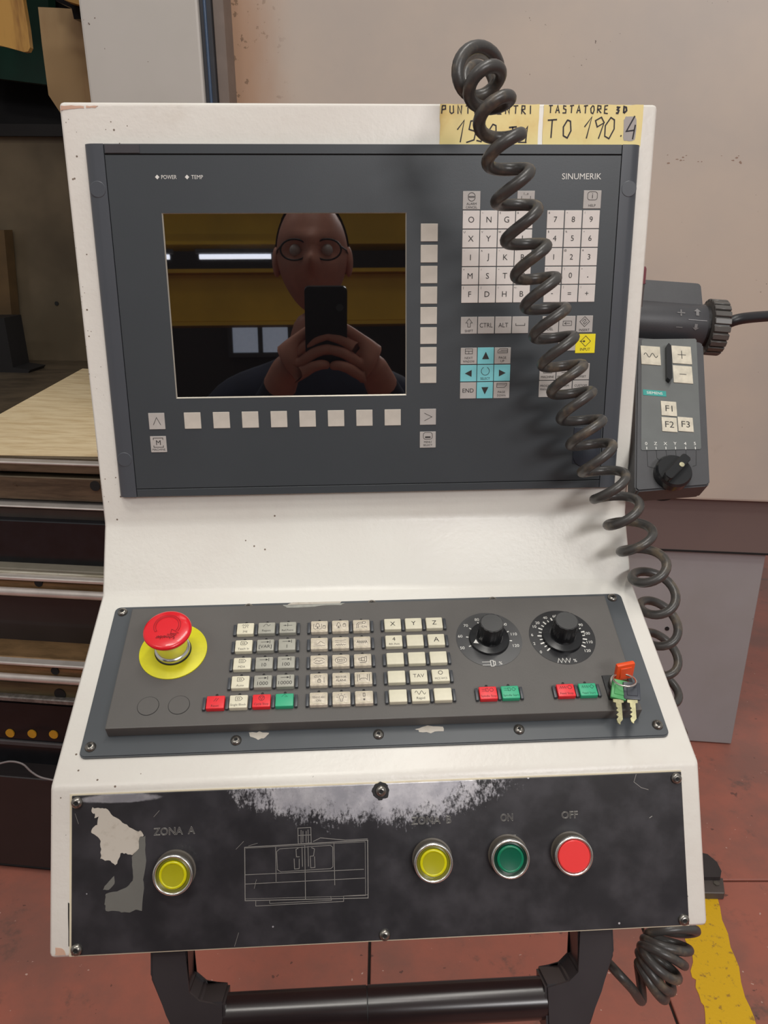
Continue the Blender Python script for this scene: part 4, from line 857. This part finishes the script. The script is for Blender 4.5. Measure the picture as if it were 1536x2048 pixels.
ob('selector_print', draw(it, .75), WHT, hh)
it = []
for pl in ([(320, 1368), (326, 1478), (378, 1492)], [(384, 1368), (388, 1420), (404, 1436)], [(450, 1368), (456, 1410), (516, 1406)], [(516, 1368), (520, 1408)], [(586, 1368), (588, 1412)], [(656, 1368), (656, 1470), (632, 1478)]): it.append(('l', [hp(*c7(*p)) for p in pl], .45))
ob('selector_lines', draw(it, .1), GAP, hh)
kx, ky = hp(*c7(500, 1515), 6)
bm = bmesh.new(); lathe(bm, [(.0172, 0), (.0172, .008), (.0155, .0105), (0, .0105)], 40); k = ob('selector_knob', fin(bm, 30), BLK, hh, (kx*mm, ky*mm, 0))
bm = bmesh.new(); prism(bm, [(x*mm, y*mm) for x, y in rrect(-15.5, -4.6, 17, 4.6, 3)], .0095, .0175)
bmesh.ops.bevel(bm, geom=list(bm.edges), offset=.0008, segments=1, affect='EDGES'); g = ob('grip', fin(bm, 40), BLK, k, (0, 0, 0), (0, 0, radians(50)))
bm = bmesh.new(); lathe(bm, [(.0024, .0172), (.0024, .0182), (0, .0184)], 16, (.0042, .0022)); ob('brass_screw', fin(bm, 30), mat('brass_screw', (206, 200, 166), .3, .7), k)
# cable gland knob under the body
bm = bmesh.new(); lathe(bm, [(.016, -.03), (.016, -.008), (.013, -.004), (0, -.004)], 32); ob('gland_cap', fin(bm, 30), BLKM, hh, (((brx+blx)/2)*mm, (bry-1)*mm, -.020), (radians(62), 0, 0))
# cylindrical head with handwheel
hcx, hcy = hp(1400, 653, -14); Rc = 23.0
def xcyl(bm, x0, x1, prof_): lathe(bm, [(r*mm, z*mm) for r, z in prof_], 40, (0, 0), Matrix.Translation((0, hcy*mm, -.014)) @ Matrix.Rotation(radians(90), 4, 'Y'))
wx0 = hp(1408, 650, -14)[0]; wx1 = hp(1443, 650, -14)[0]
bm = bmesh.new(); xcyl(bm, 0, 0, [(Rc, tlx), (Rc, wx0-4), (Rc-.6, wx0-3)]); ob('head', fin(bm, 40), HHB, hh)
bm = bmesh.new(); vbox(bm, tlx*mm, (trx-4)*mm, -.012, .022, -.032, -.012, .001); ob('neck', fin(bm), HHB, hh)
bm = bmesh.new(); xcyl(bm, 0, 0, [(Rc-1.4, wx0-5), (Rc-1.4, wx0+2)]); sl = ob('scale_sleeve', fin(bm, 40), BLKM, hh)
bm = bmesh.new(); n = 22
for i in range(n):
    tb = bmesh.new(); vbox(tb, (wx0+1)*mm, (wx1-.6)*mm, .0225, .0292, -.0031, .0031, .0007)
    tb.transform(Matrix.Translation((0, hcy*mm, -.014)) @ Matrix.Rotation(2*pi*i/n, 4, 'X')); q_ = bpy.data.meshes.new('q'); tb.to_mesh(q_); tb.free(); bm.from_mesh(q_); bpy.data.meshes.remove(q_)
lathe(bm, [(.024, (wx0+.4)*mm), (.0268, (wx0+1.4)*mm), (.0268, (wx1-2)*mm), (.023, (wx1-.8)*mm), (0, (wx1-.8)*mm)], 40, (0, 0), Matrix.Translation((0, hcy*mm, -.014)) @ Matrix.Rotation(radians(90), 4, 'Y'))
ob('handwheel', fin(bm, 40), mat('handwheel_black', (84, 81, 78), .36), hh)
x0_, y0_ = hp(1290, 612, 4); x1_, y1_ = hp(1402, 566, 4)
bm = bmesh.new(); prism(bm, [(x*mm, y*mm) for x, y in rrect(tlx, y0_-4, x1_, y1_, 4)], -.030, .004)
bmesh.ops.bevel(bm, geom=list(bm.edges), offset=.001, segments=2, affect='EDGES'); ob('top_block', fin(bm, 30), HHB, hh)
def hsym(items): return draw(items, 0)
cw = lambda x, y: (1260+x/6.982, 480+y/6.982)
it = []; hz = 9.6
def q(x, y): return hp(*cw(x, y), hz)
x, y = q(718, 1015); it += [('l', [(x-4, y), (x+4, y)], 1.4), ('l', [(x, y+4.2), (x, y-4.2)], 1.4)]
x, y = q(945, 1010); it += [('p', [(x-3.6, y+1), (x, y+4.8), (x+3.6, y+1)]), ('p', [(x-1.5, y+1), (x+1.5, y+1), (x+1.5, y-4.4), (x-1.5, y-4.4)])]
x, y = q(725, 1235); it += [('l', [(x-3.4, y), (x+3.4, y)], 1.4)]
x, y = q(955, 1230); it += [('p', [(x-3.6, y-1), (x, y-4.8), (x+3.6, y-1)]), ('p', [(x-1.5, y+4.4), (x+1.5, y+4.4), (x+1.5, y-1), (x-1.5, y-1)])]
x, y = q(830, 1115); x2, y2 = q(1090, 1115); it += [('l', [(x, y), (x2, y)], .8)]
me_ = draw(it, hz)
for v in me_.vertices:                                   # wrap the raised signs on the cylinder
    s_ = ((v.co.y-hcy*mm)+(hz*mm+.014))/math.sqrt(2); f_ = math.asin(max(-1, min(1, s_/.0235)))
    a_, b_ = .0235*math.cos(f_), .0235*math.sin(f_); v.co.y = hcy*mm+(b_-a_)/math.sqrt(2); v.co.z = -.014+(a_+b_)/math.sqrt(2)
ob('raised_signs', me_, mat('raised_sign_grey', (120, 118, 118), .3), hh)
# red capped lamp behind the console edge
rl = thing('red_signal_lamp', 'small red capped lamp peeping past the right edge of the console', 'lamp', loc=tuple(W((268, 151, 40))))
bm = bmesh.new(); lathe(bm, [(.0070, 0), (.0066, .014), (.0055, .016), (0, .016)], 24); ob('red_cap', fin(bm, 40), mat('dull_red_cap', (122, 62, 70), .5), rl)
bm = bmesh.new(); lathe(bm, [(.0065, -.022), (.0065, 0), (.0078, 0)], 24); ob('stem', fin(bm, 40), mat('stem_brown', (92, 84, 82), .5), rl)
bm = bmesh.new(); tube(bm, [(-.014, 0, -.018), (0, 0, -.018)], .004, 10); ob('mount', fin(bm), BLKM, rl)
# straight black cable to the right of the handwheel
cp = [HM @ Vector(((wx1-3)*mm, hcy*mm, -.014)), wpx(1475, 639, .82), wpx(1540, 632, .84), wpx(1640, 628, .87), wpx(1800, 640, .95)]
bm = bmesh.new(); tube(bm, smooth_path(cp, 6), .0058, 12); tag(ob('power_cable', fin(bm, 80), mat('cable_black', (30, 30, 34), .4)), 'straight black cable running right from the handwheel unit', 'cable')

# ------------------------------------------------------------------ machine guard on the right (upper sheet, band, lower sheet)
gp = floor_hit(1462, 1490); GM = Matrix((BGX, BGY, Vector((0, 0, 1)))).transposed().to_4x4()
def gplane(px, py, off, base=gp):       # pixel on the vertical plane 'off' metres behind the lower sheet (along BGY)
    p0 = base+BGY*off; r = ray(px, py); t = (p0-CAM).dot(BGY)/r.dot(BGY); return CAM+r*t
def gl(p, base): d = p-base; return (d.dot(BGX), d.dot(BGY), d.z)
G0 = gp.copy()
gx0 = gl(gplane(415, 150, -.05), G0)[0]; zt = gl(gplane(1400, 1000, -.05), G0)[2]; zb = gl(gplane(1400, 1101, -.02), G0)[2]
GMT = GM.copy(); GMT.translation = G0
mg = thing('machine_guard', 'large beige painted sheet metal guard of the machine behind the console', 'machine guard', GMT)
xl = gl(gplane(454, 100, -.05), G0)[0]
up = thing('x', 'x', 'x'); bpy.data.objects.remove(up)
bm = bmesh.new(); vbox(bm, 0, 2.6, -.05, .04, 0, 1.9, .006, 2); ob('upper_sheet', fin(bm), guard_mat('guard_beige', (190, 176, 162), (176, 166, 157), True), mg, (xl, 0, zt))
bm = bmesh.new(); vbox(bm, xl, xl+2.6, -.02, .04, zb, zt); ob('middle_band', fin(bm), guard_mat('guard_brown', (112, 96, 92), (104, 90, 88)), mg)
bm = bmesh.new(); vbox(bm, xl, xl+2.6, -.022, .03, zb-.005, zb+.0); ob('seam_strip', fin(bm), GAP, mg)
bm = bmesh.new(); vbox(bm, xl, .0, 0, .03, .004, zb-.007, .002); ls = ob('lower_sheet', fin(bm), guard_mat('guard_grey', (156, 153, 156), (146, 143, 141)), mg)
hx = gl(gplane(1334, 1257, 0), G0); bm = bmesh.new(); tube(bm, [(hx[0], -.002, hx[2]), (hx[0], .01, hx[2])], .006, 16); ob('bolt_hole', fin(bm), GAP, mg)
rr_ = random.Random(4)
for k_ in range(16):
    p_ = gl(gplane(1334+rr_.random()*165, 318+rr_.uniform(-9, 9), -.051), G0); w_ = rr_.uniform(.003, .008)
    bm = bmesh.new(); h_ = w_*rr_.uniform(.25, .6); prism(bm, [(w_/2*cos(t)*rr_.uniform(.6, 1.1), h_/2*sin(t)*rr_.uniform(.6, 1.1)) for t in [2*pi*q/7 for q in range(7)]], 0, .0004)
    ob('rust_spot', fin(bm), mat('rust_spot', (148, 122, 106), .6), mg, (p_[0], -.0499, p_[2]), (radians(90), 0, rr_.uniform(-.1, .1)))
# ------------------------------------------------------------------ pale grey column, dark seal strip beside it
co = -.13
cl = gl(gplane(168, 100, co), G0); cr = gl(gplane(404, 100, co), G0); cr2 = gl(gplane(404, 100, co), G0)
gc = thing('machine_column', 'pale grey rectangular machine column with oily smears left of the beige guard', 'column', GMT)
cm = guard_mat('column_grey', (184, 180, 174), (174, 171, 164))
cr = gl(gplane(402, 100, co), G0)
bm = bmesh.new(); vbox(bm, cl[0], cr[0], co, .12, .004, zt+1.9, .006, 2); ob('column_body', fin(bm), cm, gc)
s1 = gl(gplane(427, 100, co+.01), G0)[0]
bm = bmesh.new(); vbox(bm, cr[0]+.0005, s1, co+.008, .1, .004, zt+1.9, .002); ob('seal_strip', fin(bm), mat('seal_dark_blue', (56, 58, 63), .35), gc)
xm = s1*.5+cr[0]*.5; bm = bmesh.new(); tube(bm, [(xm, co+.008, .004), (xm, co+.008, zt+1.9)], .0035, 10); ob('blue_highlight', fin(bm, 60), mat('highlight_blue', (58, 78, 104), .3), gc)  # blue highlight on the dark strip, built as a coloured tube
s2 = gl(gplane(452, 100, co+.02), G0)[0]
bm = bmesh.new(); vbox(bm, s1+.0005, s2, co+.02, .1, .004, zt+1.9, .002); ob('edge_strip', fin(bm), mat('strip_taupe', (118, 106, 98), .5), gc)

# ------------------------------------------------------------------ machine bed on the left
bp = floor_hit(50, 1744); B0 = bp.copy(); BM = GM.copy(); BM.translation = B0
mb = thing('milling_machine', 'dark milling machine with steel guideways and stained tan plates left of the console', 'machine', BM)
def bz(py, off=0, px=100): return gl(gplane(px, py, off, B0), B0)[2]
def bx_(px, py, off=0): return gl(gplane(px, py, off, B0), B0)[0]
XL, XR = -1.1, bx_(228, 1000)
DARK = mat('bed_dark', (40, 35, 36), .4, var=.15, scale=6, coat=.2); BLKG = mat('bed_gloss_black', (20, 21, 25), .2, var=.2, scale=30)
ST1 = steel_mat('steel_dull', (112, 98, 80), (80, 70, 58), .4, .5); ST2 = steel_mat('steel_rusty', (150, 118, 82), (104, 82, 56), .4, .45); ST3 = steel_mat('steel_pale', (196, 190, 176), (150, 142, 124), .35, .4); ST4 = steel_mat('steel_olive', (104, 94, 68), (78, 70, 52), .45, .4)
ROD = mat('polished_rod', (206, 198, 192), .25, .5)
def strip(name, ya, yb, off, m, depth=.3, bev=.002):
    bm = bmesh.new(); vbox(bm, XL, XR, off, off+depth, bz(yb, off), bz(ya, off), bev); return ob(name, fin(bm), m, mb)
def rod(py, r, off, m=ROD, name='guide_rod'):
    bm = bmesh.new(); z = bz(py, off); tube(bm, [(XL, off, z), (XR, off, z)], r, 14); return ob(name, fin(bm, 60), m, mb)
def hole(px, py, off, r=.010, m=GAP, name='bolt_hole'):
    bm = bmesh.new(); x = bx_(px, py, off); z = gl(gplane(px, py, off, B0), B0)[2]; tube(bm, [(x, off-.001, z), (x, off+.01, z)], r, 18); return ob(name, fin(bm), m, mb)
strip('plinth', 1737, 1752, .012, mat('plinth_dark', (30, 24, 26), .5), .6)
strip('lower_cover', 1560, 1737, 0, DARK, .5)
strip('recess_panel', 1410, 1560, .05, BLKG, .5)
strip('chain_shelf', 1488, 1497, .044, mat('shelf_grey', (74, 70, 72), .5), .03)
for px in (20, 64, 107, 150):
    hole(px, 1468+(px-64)*.03, .048, .0105, mat('cap_amber', (204, 150, 40), .45), 'plug_cap')
strip('lower_guideway', 1368, 1402, .02, ST4, .4); strip('chrome_lip', 1400, 1409, .006, mat('lip_rough', (118, 112, 108), .35, .4, var=.3, scale=80), .1); hole(120, 1388, .019, .013)
rod(1359, .0085, .012)
strip('guideway', 1336, 1354, .02, ST2, .4); hole(110, 1342, .019, .009); strip('guideway_edge', 1330, 1336, .010, ROD, .3)
strip('guideway_top', 1318, 1331, .03, ST2, .4)
strip('dark_cover', 1195, 1320, .10, DARK, .4)
rod(1187, .0095, .07); strip('guideway', 1166, 1183, .08, ST2, .4); hole(77, 1166, .079, .009); strip('guideway_edge', 1158, 1165, .068, ROD, .3)
strip('guideway_top', 1147, 1159, .085, ST3, .4); strip('wiper_strip', 1140, 1148, .09, mat('wiper_grey', (112, 106, 94), .5), .4)
strip('gloss_cover', 1044, 1141, .12, BLKG, .4)
strip('steel_cover', 1018, 1045, .14, mat('cover_grey', (72, 66, 62), .35, .3), .4); strip('cover_edge', 1014.5, 1018.5, .13, ROD, .3)
strip('dark_gap', 1000, 1016, .20, GAP, .4)
strip('table_side', 955, 1001, .15, ST1, .6); hole(190, 972, .149, .011)
strip('dark_gap', 945, 956, .22, GAP, .4)
strip('table_edge', 928, 946, .15, ST1, .8); strip('table_edge_polished', 926, 931, .147, ROD, .3); strip('table_top_plate', 914, 928, .17, ST1, 1.2)
# plywood board lying on the table
tz = bz(909, .18)
bd = bmesh.new()
def zhit(px, py, z): r = ray(px, py); p = CAM+r*((z-CAM.z)/r.z); d = p-B0; return (d.dot(BGX), d.dot(BGY))
zt_ = tz+B0.z
pl = [zhit(-60, 908, zt_), zhit(240, 913, zt_), zhit(300, 800, zt_), zhit(260, 742, zt_), zhit(181, 738, zt_), zhit(165, 737, zt_), zhit(0, 828, zt_), zhit(-60, 850, zt_)]
bm = bmesh.new(); tb_ = bz(914, .17)+.0006; prism(bm, pl, tb_, tz)
o = ob('wooden_board', fin(bm), wood_mat()); o.matrix_world = BM; tag(o, 'pale worn board lying on the machine table, half in shade', 'board')
bm = bmesh.new(); vbox(bm, XL, XR, .17, 1.7, bz(940, .17), bz(916, .17)); ob('machine_table', fin(bm), mat('table_dark', (52, 44, 36), .6), mb)
# interior seen through the opening
mi = mb
wo = 1.35
def ip(px, py, off): p = gl(gplane(px, py, off, B0), B0); return p[0], p[2]
def plate(name, pts, off, th, m):
    bm = bmesh.new(); P = [ip(x, y, off) for x, y in pts]
    v0 = [bm.verts.new((x, off, z)) for x, z in P]; v1 = [bm.verts.new((x, off+th, z)) for x, z in P]
    bm.faces.new(v0); bm.faces.new(v1[::-1])
    for i in range(len(P)): j = (i+1) % len(P); bm.faces.new((v0[i], v0[j], v1[j], v1[i]))
    return ob(name, fin(bm), m, mi)
plate('back_wall', [(-500, 272), (340, 272), (340, 860), (-500, 860)], wo, .05, mat('interior_brown', (96, 84, 66), .5, .1, scale=3, var=.25))
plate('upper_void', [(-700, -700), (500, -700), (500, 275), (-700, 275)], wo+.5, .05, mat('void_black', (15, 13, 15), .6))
plate('green_frame', [(-60, -60), (95, -60), (100, 170), (-60, 150)], wo+.3, .05, mat('green_paint', (16, 60, 46), .5, var=.3, scale=4))
plate('tan_stained_plate', [(76, 14), (120, 16), (150, 18), (200, 20), (215, 400), (150, 270), (97, 190), (84, 90)], wo-.35, .04, mat('tan_stained', (176, 146, 104), .55, var=.18, scale=6, stretch=(2, 1, .5), alt=(146, 112, 76), lo=.5, hi=.75))
plate('yellow_stained_block', [(-80, -80), (42, -80), (46, 0), (56, 60), (60, 95), (56, 103), (48, 104), (20, 96), (0, 91), (-80, 84)], wo-.6, .015, mat('yellow_stained', (184, 140, 68), .55, var=.15, scale=9, stretch=(2.5, 1, .4), alt=(118, 78, 32), lo=.45, hi=.72))
plate('dark_bracket', [(110, -40), (240, -40), (240, 40), (148, 38), (143, 16), (112, 2)], wo-.45, .05, BLKG)
plate('yellow_edge_block', [(128, -40), (240, -40), (240, 30), (160, 10), (128, 0)], wo-.5, .04, mat('yellow_stained', (184, 140, 68), .55))
plate('rail_black', [(-300, 245), (300, 250), (300, 273), (-300, 271)], wo-.02, .06, mat('void_black', (15, 13, 15), .6))
plate('rusty_post', [(-60, 460), (8, 460), (24, 640), (-60, 640)], wo-.06, .05, mat('rusty_post', (84, 64, 38), .6, var=.2, scale=8))
plate('black_block', [(-80, 636), (8, 636), (26, 735), (60, 740), (0, 832), (-80, 860)], wo-.25, .1, mat('void_black', (15, 13, 15), .6))
hole2 = ip(113, 607, wo-.003); bm = bmesh.new(); tube(bm, [(hole2[0], wo-.004, hole2[1]), (hole2[0], wo+.01, hole2[1])], .007, 14); ob('bolt_hole', fin(bm), GAP, mi)
bm = bmesh.new(); vbox(bm, XL-.4, XL-.35, .3, wo+.6, 0, 3.2); ob('shade_side_sheet', fin(bm), mat('void_black', (15, 13, 15), .6), mi)  # unseen black sheet added to keep the machine interior dark
bm = bmesh.new(); vbox(bm, XL-.4, XR, .55, wo+.6, 2.55, 2.6); ob('shade_roof', fin(bm), mat('void_black', (15, 13, 15), .6), mi)  # unseen black cover added to block light from above the interior
# thin wire drooping over the bed cover
wp = [gplane(x, y, -.012, B0) for x, y in ((-60, 1536), (-10, 1529), (20, 1523), (45, 1528), (62, 1543), (80, 1554), (105, 1560), (150, 1568))]
bm = bmesh.new(); tube(bm, smooth_path(wp, 5), .0022, 8); tag(ob('thin_wire', fin(bm, 60), mat('wire_grey', (132, 126, 126), .4)), 'thin pale grey wire drooping across the dark bed cover', 'wire')
# floor bracket at the right
f0 = floor_hit(1418, 1790); fb = thing('floor_bracket', 'small dark floor bracket with a bolted grey plate beside the yellow line', 'bracket', loc=tuple(f0))
def fl_poly(pts, z): return [((floor_hit(x, y, z)-f0).x, (floor_hit(x, y, z)-f0).y) for x, y in pts]
bm = bmesh.new(); prism(bm, fl_poly([(1395, 1752), (1446, 1755), (1450, 1786), (1395, 1785)], .02), 0, .02); bmesh.ops.bevel(bm, geom=list(bm.edges), offset=.002, segments=1, affect='EDGES'); ob('plate', fin(bm), mat('bracket_grey', (88, 80, 76), .5, .2), fb)
bm = bmesh.new(); prism(bm, fl_poly([(1380, 1700), (1415, 1708), (1434, 1724), (1443, 1742), (1441, 1754), (1380, 1754)], .03), 0, .03); ob('foot_pad', fin(bm), mat('pad_black', (52, 46, 46), .6), fb)
hb = floor_hit(1433, 1768, .02)-f0; bm = bmesh.new(); lathe(bm, [(.007, .0195), (.007, .0235), (0, .0235)], 6, (hb.x, hb.y)); ob('bolt', fin(bm), mat('bolt_grey', (110, 104, 96), .4, .5), fb)

# ------------------------------------------------------------------ hall behind the photographer: yellow crane girders and tube lamps
CRY = mat('crane_yellow', (214, 172, 50), .45, var=.1, scale=1.5)
def girder(label, x0, x1, y, z0, z1):
    g = thing('crane_girder', label, 'girder', loc=(0, y, z0), group='yellow crane girders')
    bm = bmesh.new(); vbox(bm, x0, x1, -.12, .12, 0, z1-z0, .01); ob('web', fin(bm), CRY, g)
    bm = bmesh.new(); vbox(bm, x0, x1, -.2, .2, z1-z0, z1-z0+.03); vbox(bm, x0, x1, -.2, .2, -.03, 0); ob('flange', fin(bm), CRY, g)
girder('upper yellow crane girder reflected at the top of the screen', -4, 4, -6.6, 2.42, 2.86)
girder('lower yellow crane girder reflected across the middle of the screen', -4, 4, -6.3, 1.72, 2.12)
for x, sd in ((-1.75, 'left'), (-.9, 'right')):
    t = thing('tube_lamp', 'slim glowing tube lamp between the crane girders, %s one of two in the screen reflection' % sd, 'lamp', loc=(x, -6.2, 2.26), group='tube lamps under the crane')
    bm = bmesh.new(); tube(bm, [(-.3, 0, 0), (.3, 0, 0)], .02, 10); ob('tube', fin(bm, 60), mat('tube_glow', (230, 232, 240), .3, emit=((225, 230, 245), 6)), t)
    bm = bmesh.new(); vbox(bm, -.33, .33, -.03, .03, .025, .06); ob('fitting', fin(bm), MUL, t)

# ------------------------------------------------------------------ the photographer, seen only in the screen
def MP(px, py, D):           # reflected pixel -> real point at perpendicular distance D (m) in front of the screen plane
    p = onp(px, py, -D*1000); p.z = -D*1000; return W(p)
EYE = MP(622, 500, .98); PH = MP(650, 630, .752)
per = thing('person', 'person in dark blue work jacket and glasses photographing the console, reflected in the screen', 'person', loc=(EYE.x, EYE.y-.06, 0))
PB = Vector((EYE.x, EYE.y-.06, 0))
def skin(name, verts, edges, radii, m, parent, base, sub=2, matfn=None, root=0):
    me = bpy.data.meshes.new(name); me.from_pydata([Vector(v)-base for v in verts], edges, []); o = bpy.data.objects.new(name, me); COL.objects.link(o)
    md = o.modifiers.new('skin', 'SKIN'); md.use_smooth_shade = True
    for i, r in enumerate(radii): me.skin_vertices[0].data[i].radius = (r, r) if not isinstance(r, tuple) else r
    me.skin_vertices[0].data[root].use_root = True
    sb = o.modifiers.new('sub', 'SUBSURF'); sb.levels = sub; sb.render_levels = sub
    dg = bpy.context.evaluated_depsgraph_get(); me2 = bpy.data.meshes.new_from_object(o.evaluated_get(dg)); bpy.data.objects.remove(o)
    me2.materials.clear()
    o = ob(name, me2, m, parent)
    for p in me2.polygons: p.use_smooth = True
    if matfn:
        for p in me2.polygons: p.material_index = matfn(p.center+base)
    return o
SK = mat('skin', (214, 150, 128), .5, var=.06, scale=30); JK = mat('jacket_navy', (34, 40, 62), .8, var=.15); TR = mat('trousers_dark', (40, 42, 48), .8); SH = mat('shoe_black', (28, 26, 26), .5)
ex, ey, ez = EYE; by = ey-.10
sh_z = ez-.30; hipz = ez-.78
RH = MP(580, 715, .77); LH = MP(738, 715, .77)       # reflected left/right hands
RH = Vector((RH.x, RH.y-.03, RH.z)); LH = Vector((LH.x, LH.y-.03, LH.z))
V_ = [(ex, by, hipz), (ex, by, hipz+.2), (ex, by, sh_z-.12), (ex, by, sh_z), (ex, by, sh_z+.09), (ex, by+.02, ez-.11),
      (ex-.19, by, sh_z-.02), (ex-.33, by+.02, sh_z-.27), (RH.x-.05, RH.y-.10, RH.z-.10), tuple(RH),
      (ex+.19, by, sh_z-.02), (ex+.33, by+.02, sh_z-.27), (LH.x+.05, LH.y-.10, LH.z-.10), tuple(LH),
      (ex-.10, by, hipz-.06), (ex-.11, by+.02, .50), (ex-.12, by, .09), (ex-.13, by+.14, .045), (ex+.10, by, hipz-.06), (ex+.11, by+.02, .50), (ex+.12, by, .09), (ex+.13, by+.14, .045)]
E_ = [(0, 1), (1, 2), (2, 3), (3, 4), (4, 5), (3, 6), (6, 7), (7, 8), (8, 9), (3, 10), (10, 11), (11, 12), (12, 13), (0, 14), (14, 15), (15, 16), (16, 17), (0, 18), (18, 19), (19, 20), (20, 21)]
Rd = [(.15, .12), (.15, .12), (.17, .13), (.13, .10), .058, .055, .075, .056, .042, .028, .075, .056, .042, .028, .095, .066, .048, .042, .095, .066, .048, .042]
def bmf(p):
    if p.z > sh_z+.10: return 1
    if (p-RH).length < .085 or (p-LH).length < .085: return 1
    if p.z < .10: return 3
    if p.z < hipz: return 2
    return 0
skin('body', V_, E_, Rd, [JK, SK, TR, SH], per, PB, 2, bmf)
# head with face
bm = bmesh.new(); bmesh.ops.create_uvsphere(bm, u_segments=48, v_segments=36, radius=1)
for v in bm.verts:
    x, y, z = v.co; w_ = .078; 
    if z < 0: w_ *= 1-.22*(-z)**1.4
    X, Y, Z = x*w_, y*.098, z*(.118 if z > 0 else .122)
    f = max(0, y)                                   # front of the head faces the console (+y)
    Y -= f*.012*max(0, 1-abs(z+.0)/.25)*(1 if abs(x) > .15 else .3)
    nx = math.exp(-(x/.17)**2)
    if y > .3:
        Y += nx*.030*math.exp(-((z+.22)/.13)**2)+nx*.014*math.exp(-((z+.02)/.2)**2)          # nose
        for s in (-1, 1): Y -= .012*math.exp(-((x-s*.42)/.2)**2-((z-.02)/.11)**2)                # eye sockets
        Y += .010*math.exp(-(x/.42)**2-((z-.2)/.10)**2)                                          # brow
        Y += .009*math.exp(-(x/.3)**2-((z+.46)/.045)**2)+.009*math.exp(-(x/.27)**2-((z+.58)/.05)**2)-.006*math.exp(-(x/.32)**2-((z+.52)/.02)**2)  # lips
        Y += .012*math.exp(-(x/.35)**2-((z+.86)/.12)**2)
    v.co = Vector((X, Y, Z))
hd = ob('head', fin(bm, 180), SK, per); HC_ = Vector((ex, ey-.095, ez+.0)); hd.location = HC_-PB
for s in (-1, 1):
    bm = bmesh.new(); bmesh.ops.create_uvsphere(bm, u_segments=16, v_segments=12, radius=.0125); ob('eye', fin(bm, 180), mat('eye_white', (215, 205, 200), .3), hd, (s*.033, .074, .002))
    bm = bmesh.new(); bmesh.ops.create_uvsphere(bm, u_segments=16, v_segments=12, radius=1)
    for v in bm.verts: v.co = Vector((v.co.x*.010, v.co.y*.02, v.co.z*.032))
    ob('ear', fin(bm, 180), SK, hd, (s*.079, -.005, -.012))
bm = bmesh.new(); bmesh.ops.create_uvsphere(bm, u_segments=32, v_segments=20, radius=1)
for v in list(bm.verts):
    x, y, z = v.co
    v.co = Vector((x*.082, y*.101-.004, z*.122+.004))
bmesh.ops.delete(bm, geom=[v for v in bm.verts if v.co.z < -.05 or v.co.y > .012], context='VERTS'); ob('hair', fin(bm, 180), mat('hair_grey', (120, 108, 100), .8), hd)
bm = bmesh.new()
for s in (-1, 1): tube(bm, [(s*.034+.029*cos(t), .094+.002*cos(t), .0+.021*sin(t)) for t in [2*pi*i/24 for i in range(24)]], .0020, 8, True)
tube(bm, [(-.007, .097, .004), (.007, .097, .004)], .0018, 8)
for s in (-1, 1): tube(bm, [(s*.063, .092, .006), (s*.074, .04, .006), (s*.080, -.02, .0)], .0018, 8)
ob('glasses', fin(bm, 60), mat('glasses_dark', (26, 24, 24), .4), hd)
# hands: palm plus five fingers, closed on the phone
def hand_(c_, s, name):
    # s=+1: hand on the person's +x side; fingers run toward the phone (inwards) and up
    cdir = Vector((-s, .0, .45)).normalized(); upd = Vector((0, 0, 1)); fwd = Vector((0, 1, 0))
    verts = [c_+Vector((s*.012, -.012, -.016)), c_+Vector((0, .004, .004))]; edges = [(0, 1)]; rad = [.033, .032]
    for i in range(4):
        b = c_+Vector((-s*.014, .014, .034-.023*i)); L = [.072, .078, .072, .058][i]
        k1 = b+Vector((-s*L*.45, .014, L*.30)); k2 = k1+Vector((-s*L*.36, .002, L*.10)); k3 = k2+Vector((-s*L*.26, -.008, -L*.05))
        n0 = len(verts); verts += [b, k1, k2, k3]; edges += [(1, n0), (n0, n0+1), (n0+1, n0+2), (n0+2, n0+3)]; rad += [.0125, .0112, .0102, .0088]
    b = c_+Vector((-s*.004, -.022, .010)); n0 = len(verts); verts += [b, b+Vector((-s*.022, -.008, .020)), b+Vector((-s*.042, -.004, .030))]; edges += [(0, n0), (n0, n0+1), (n0+1, n0+2)]; rad += [.014, .0105, .009]
    return skin(name, verts, edges, rad, SK, per, PB, 2)
hand_(LH, 1, 'hand'); hand_(RH, -1, 'hand')
# phone in the hands; its lens is where this picture is taken from
ph = thing('mobile_phone', 'dark mobile phone held up in both hands, reflected in the screen', 'phone')
c0 = MP(650, 632, .752); up_ = -cy; rt = cx; fw = cz
PM = Matrix((rt, up_, -fw)).transposed().to_4x4(); PM.translation = CAM-cz*.008-cx*(-.0)
ph.matrix_world = PM
bm = bmesh.new(); prism(bm, [(x*mm, y*mm) for x, y in rrect(-64, -131, 14, 16, 9)], .0, .008); o = ob('phone_body', fin(bm, 40), mat('phone_dark', (26, 25, 27), .3), ph)
bm = bmesh.new(); lathe(bm, [(.007, -.0012), (.007, .0002), (0, .0002)], 24, (0, -.022)); ob('lens_ring', fin(bm), mat('lens_black', (10, 10, 12), .1), ph)
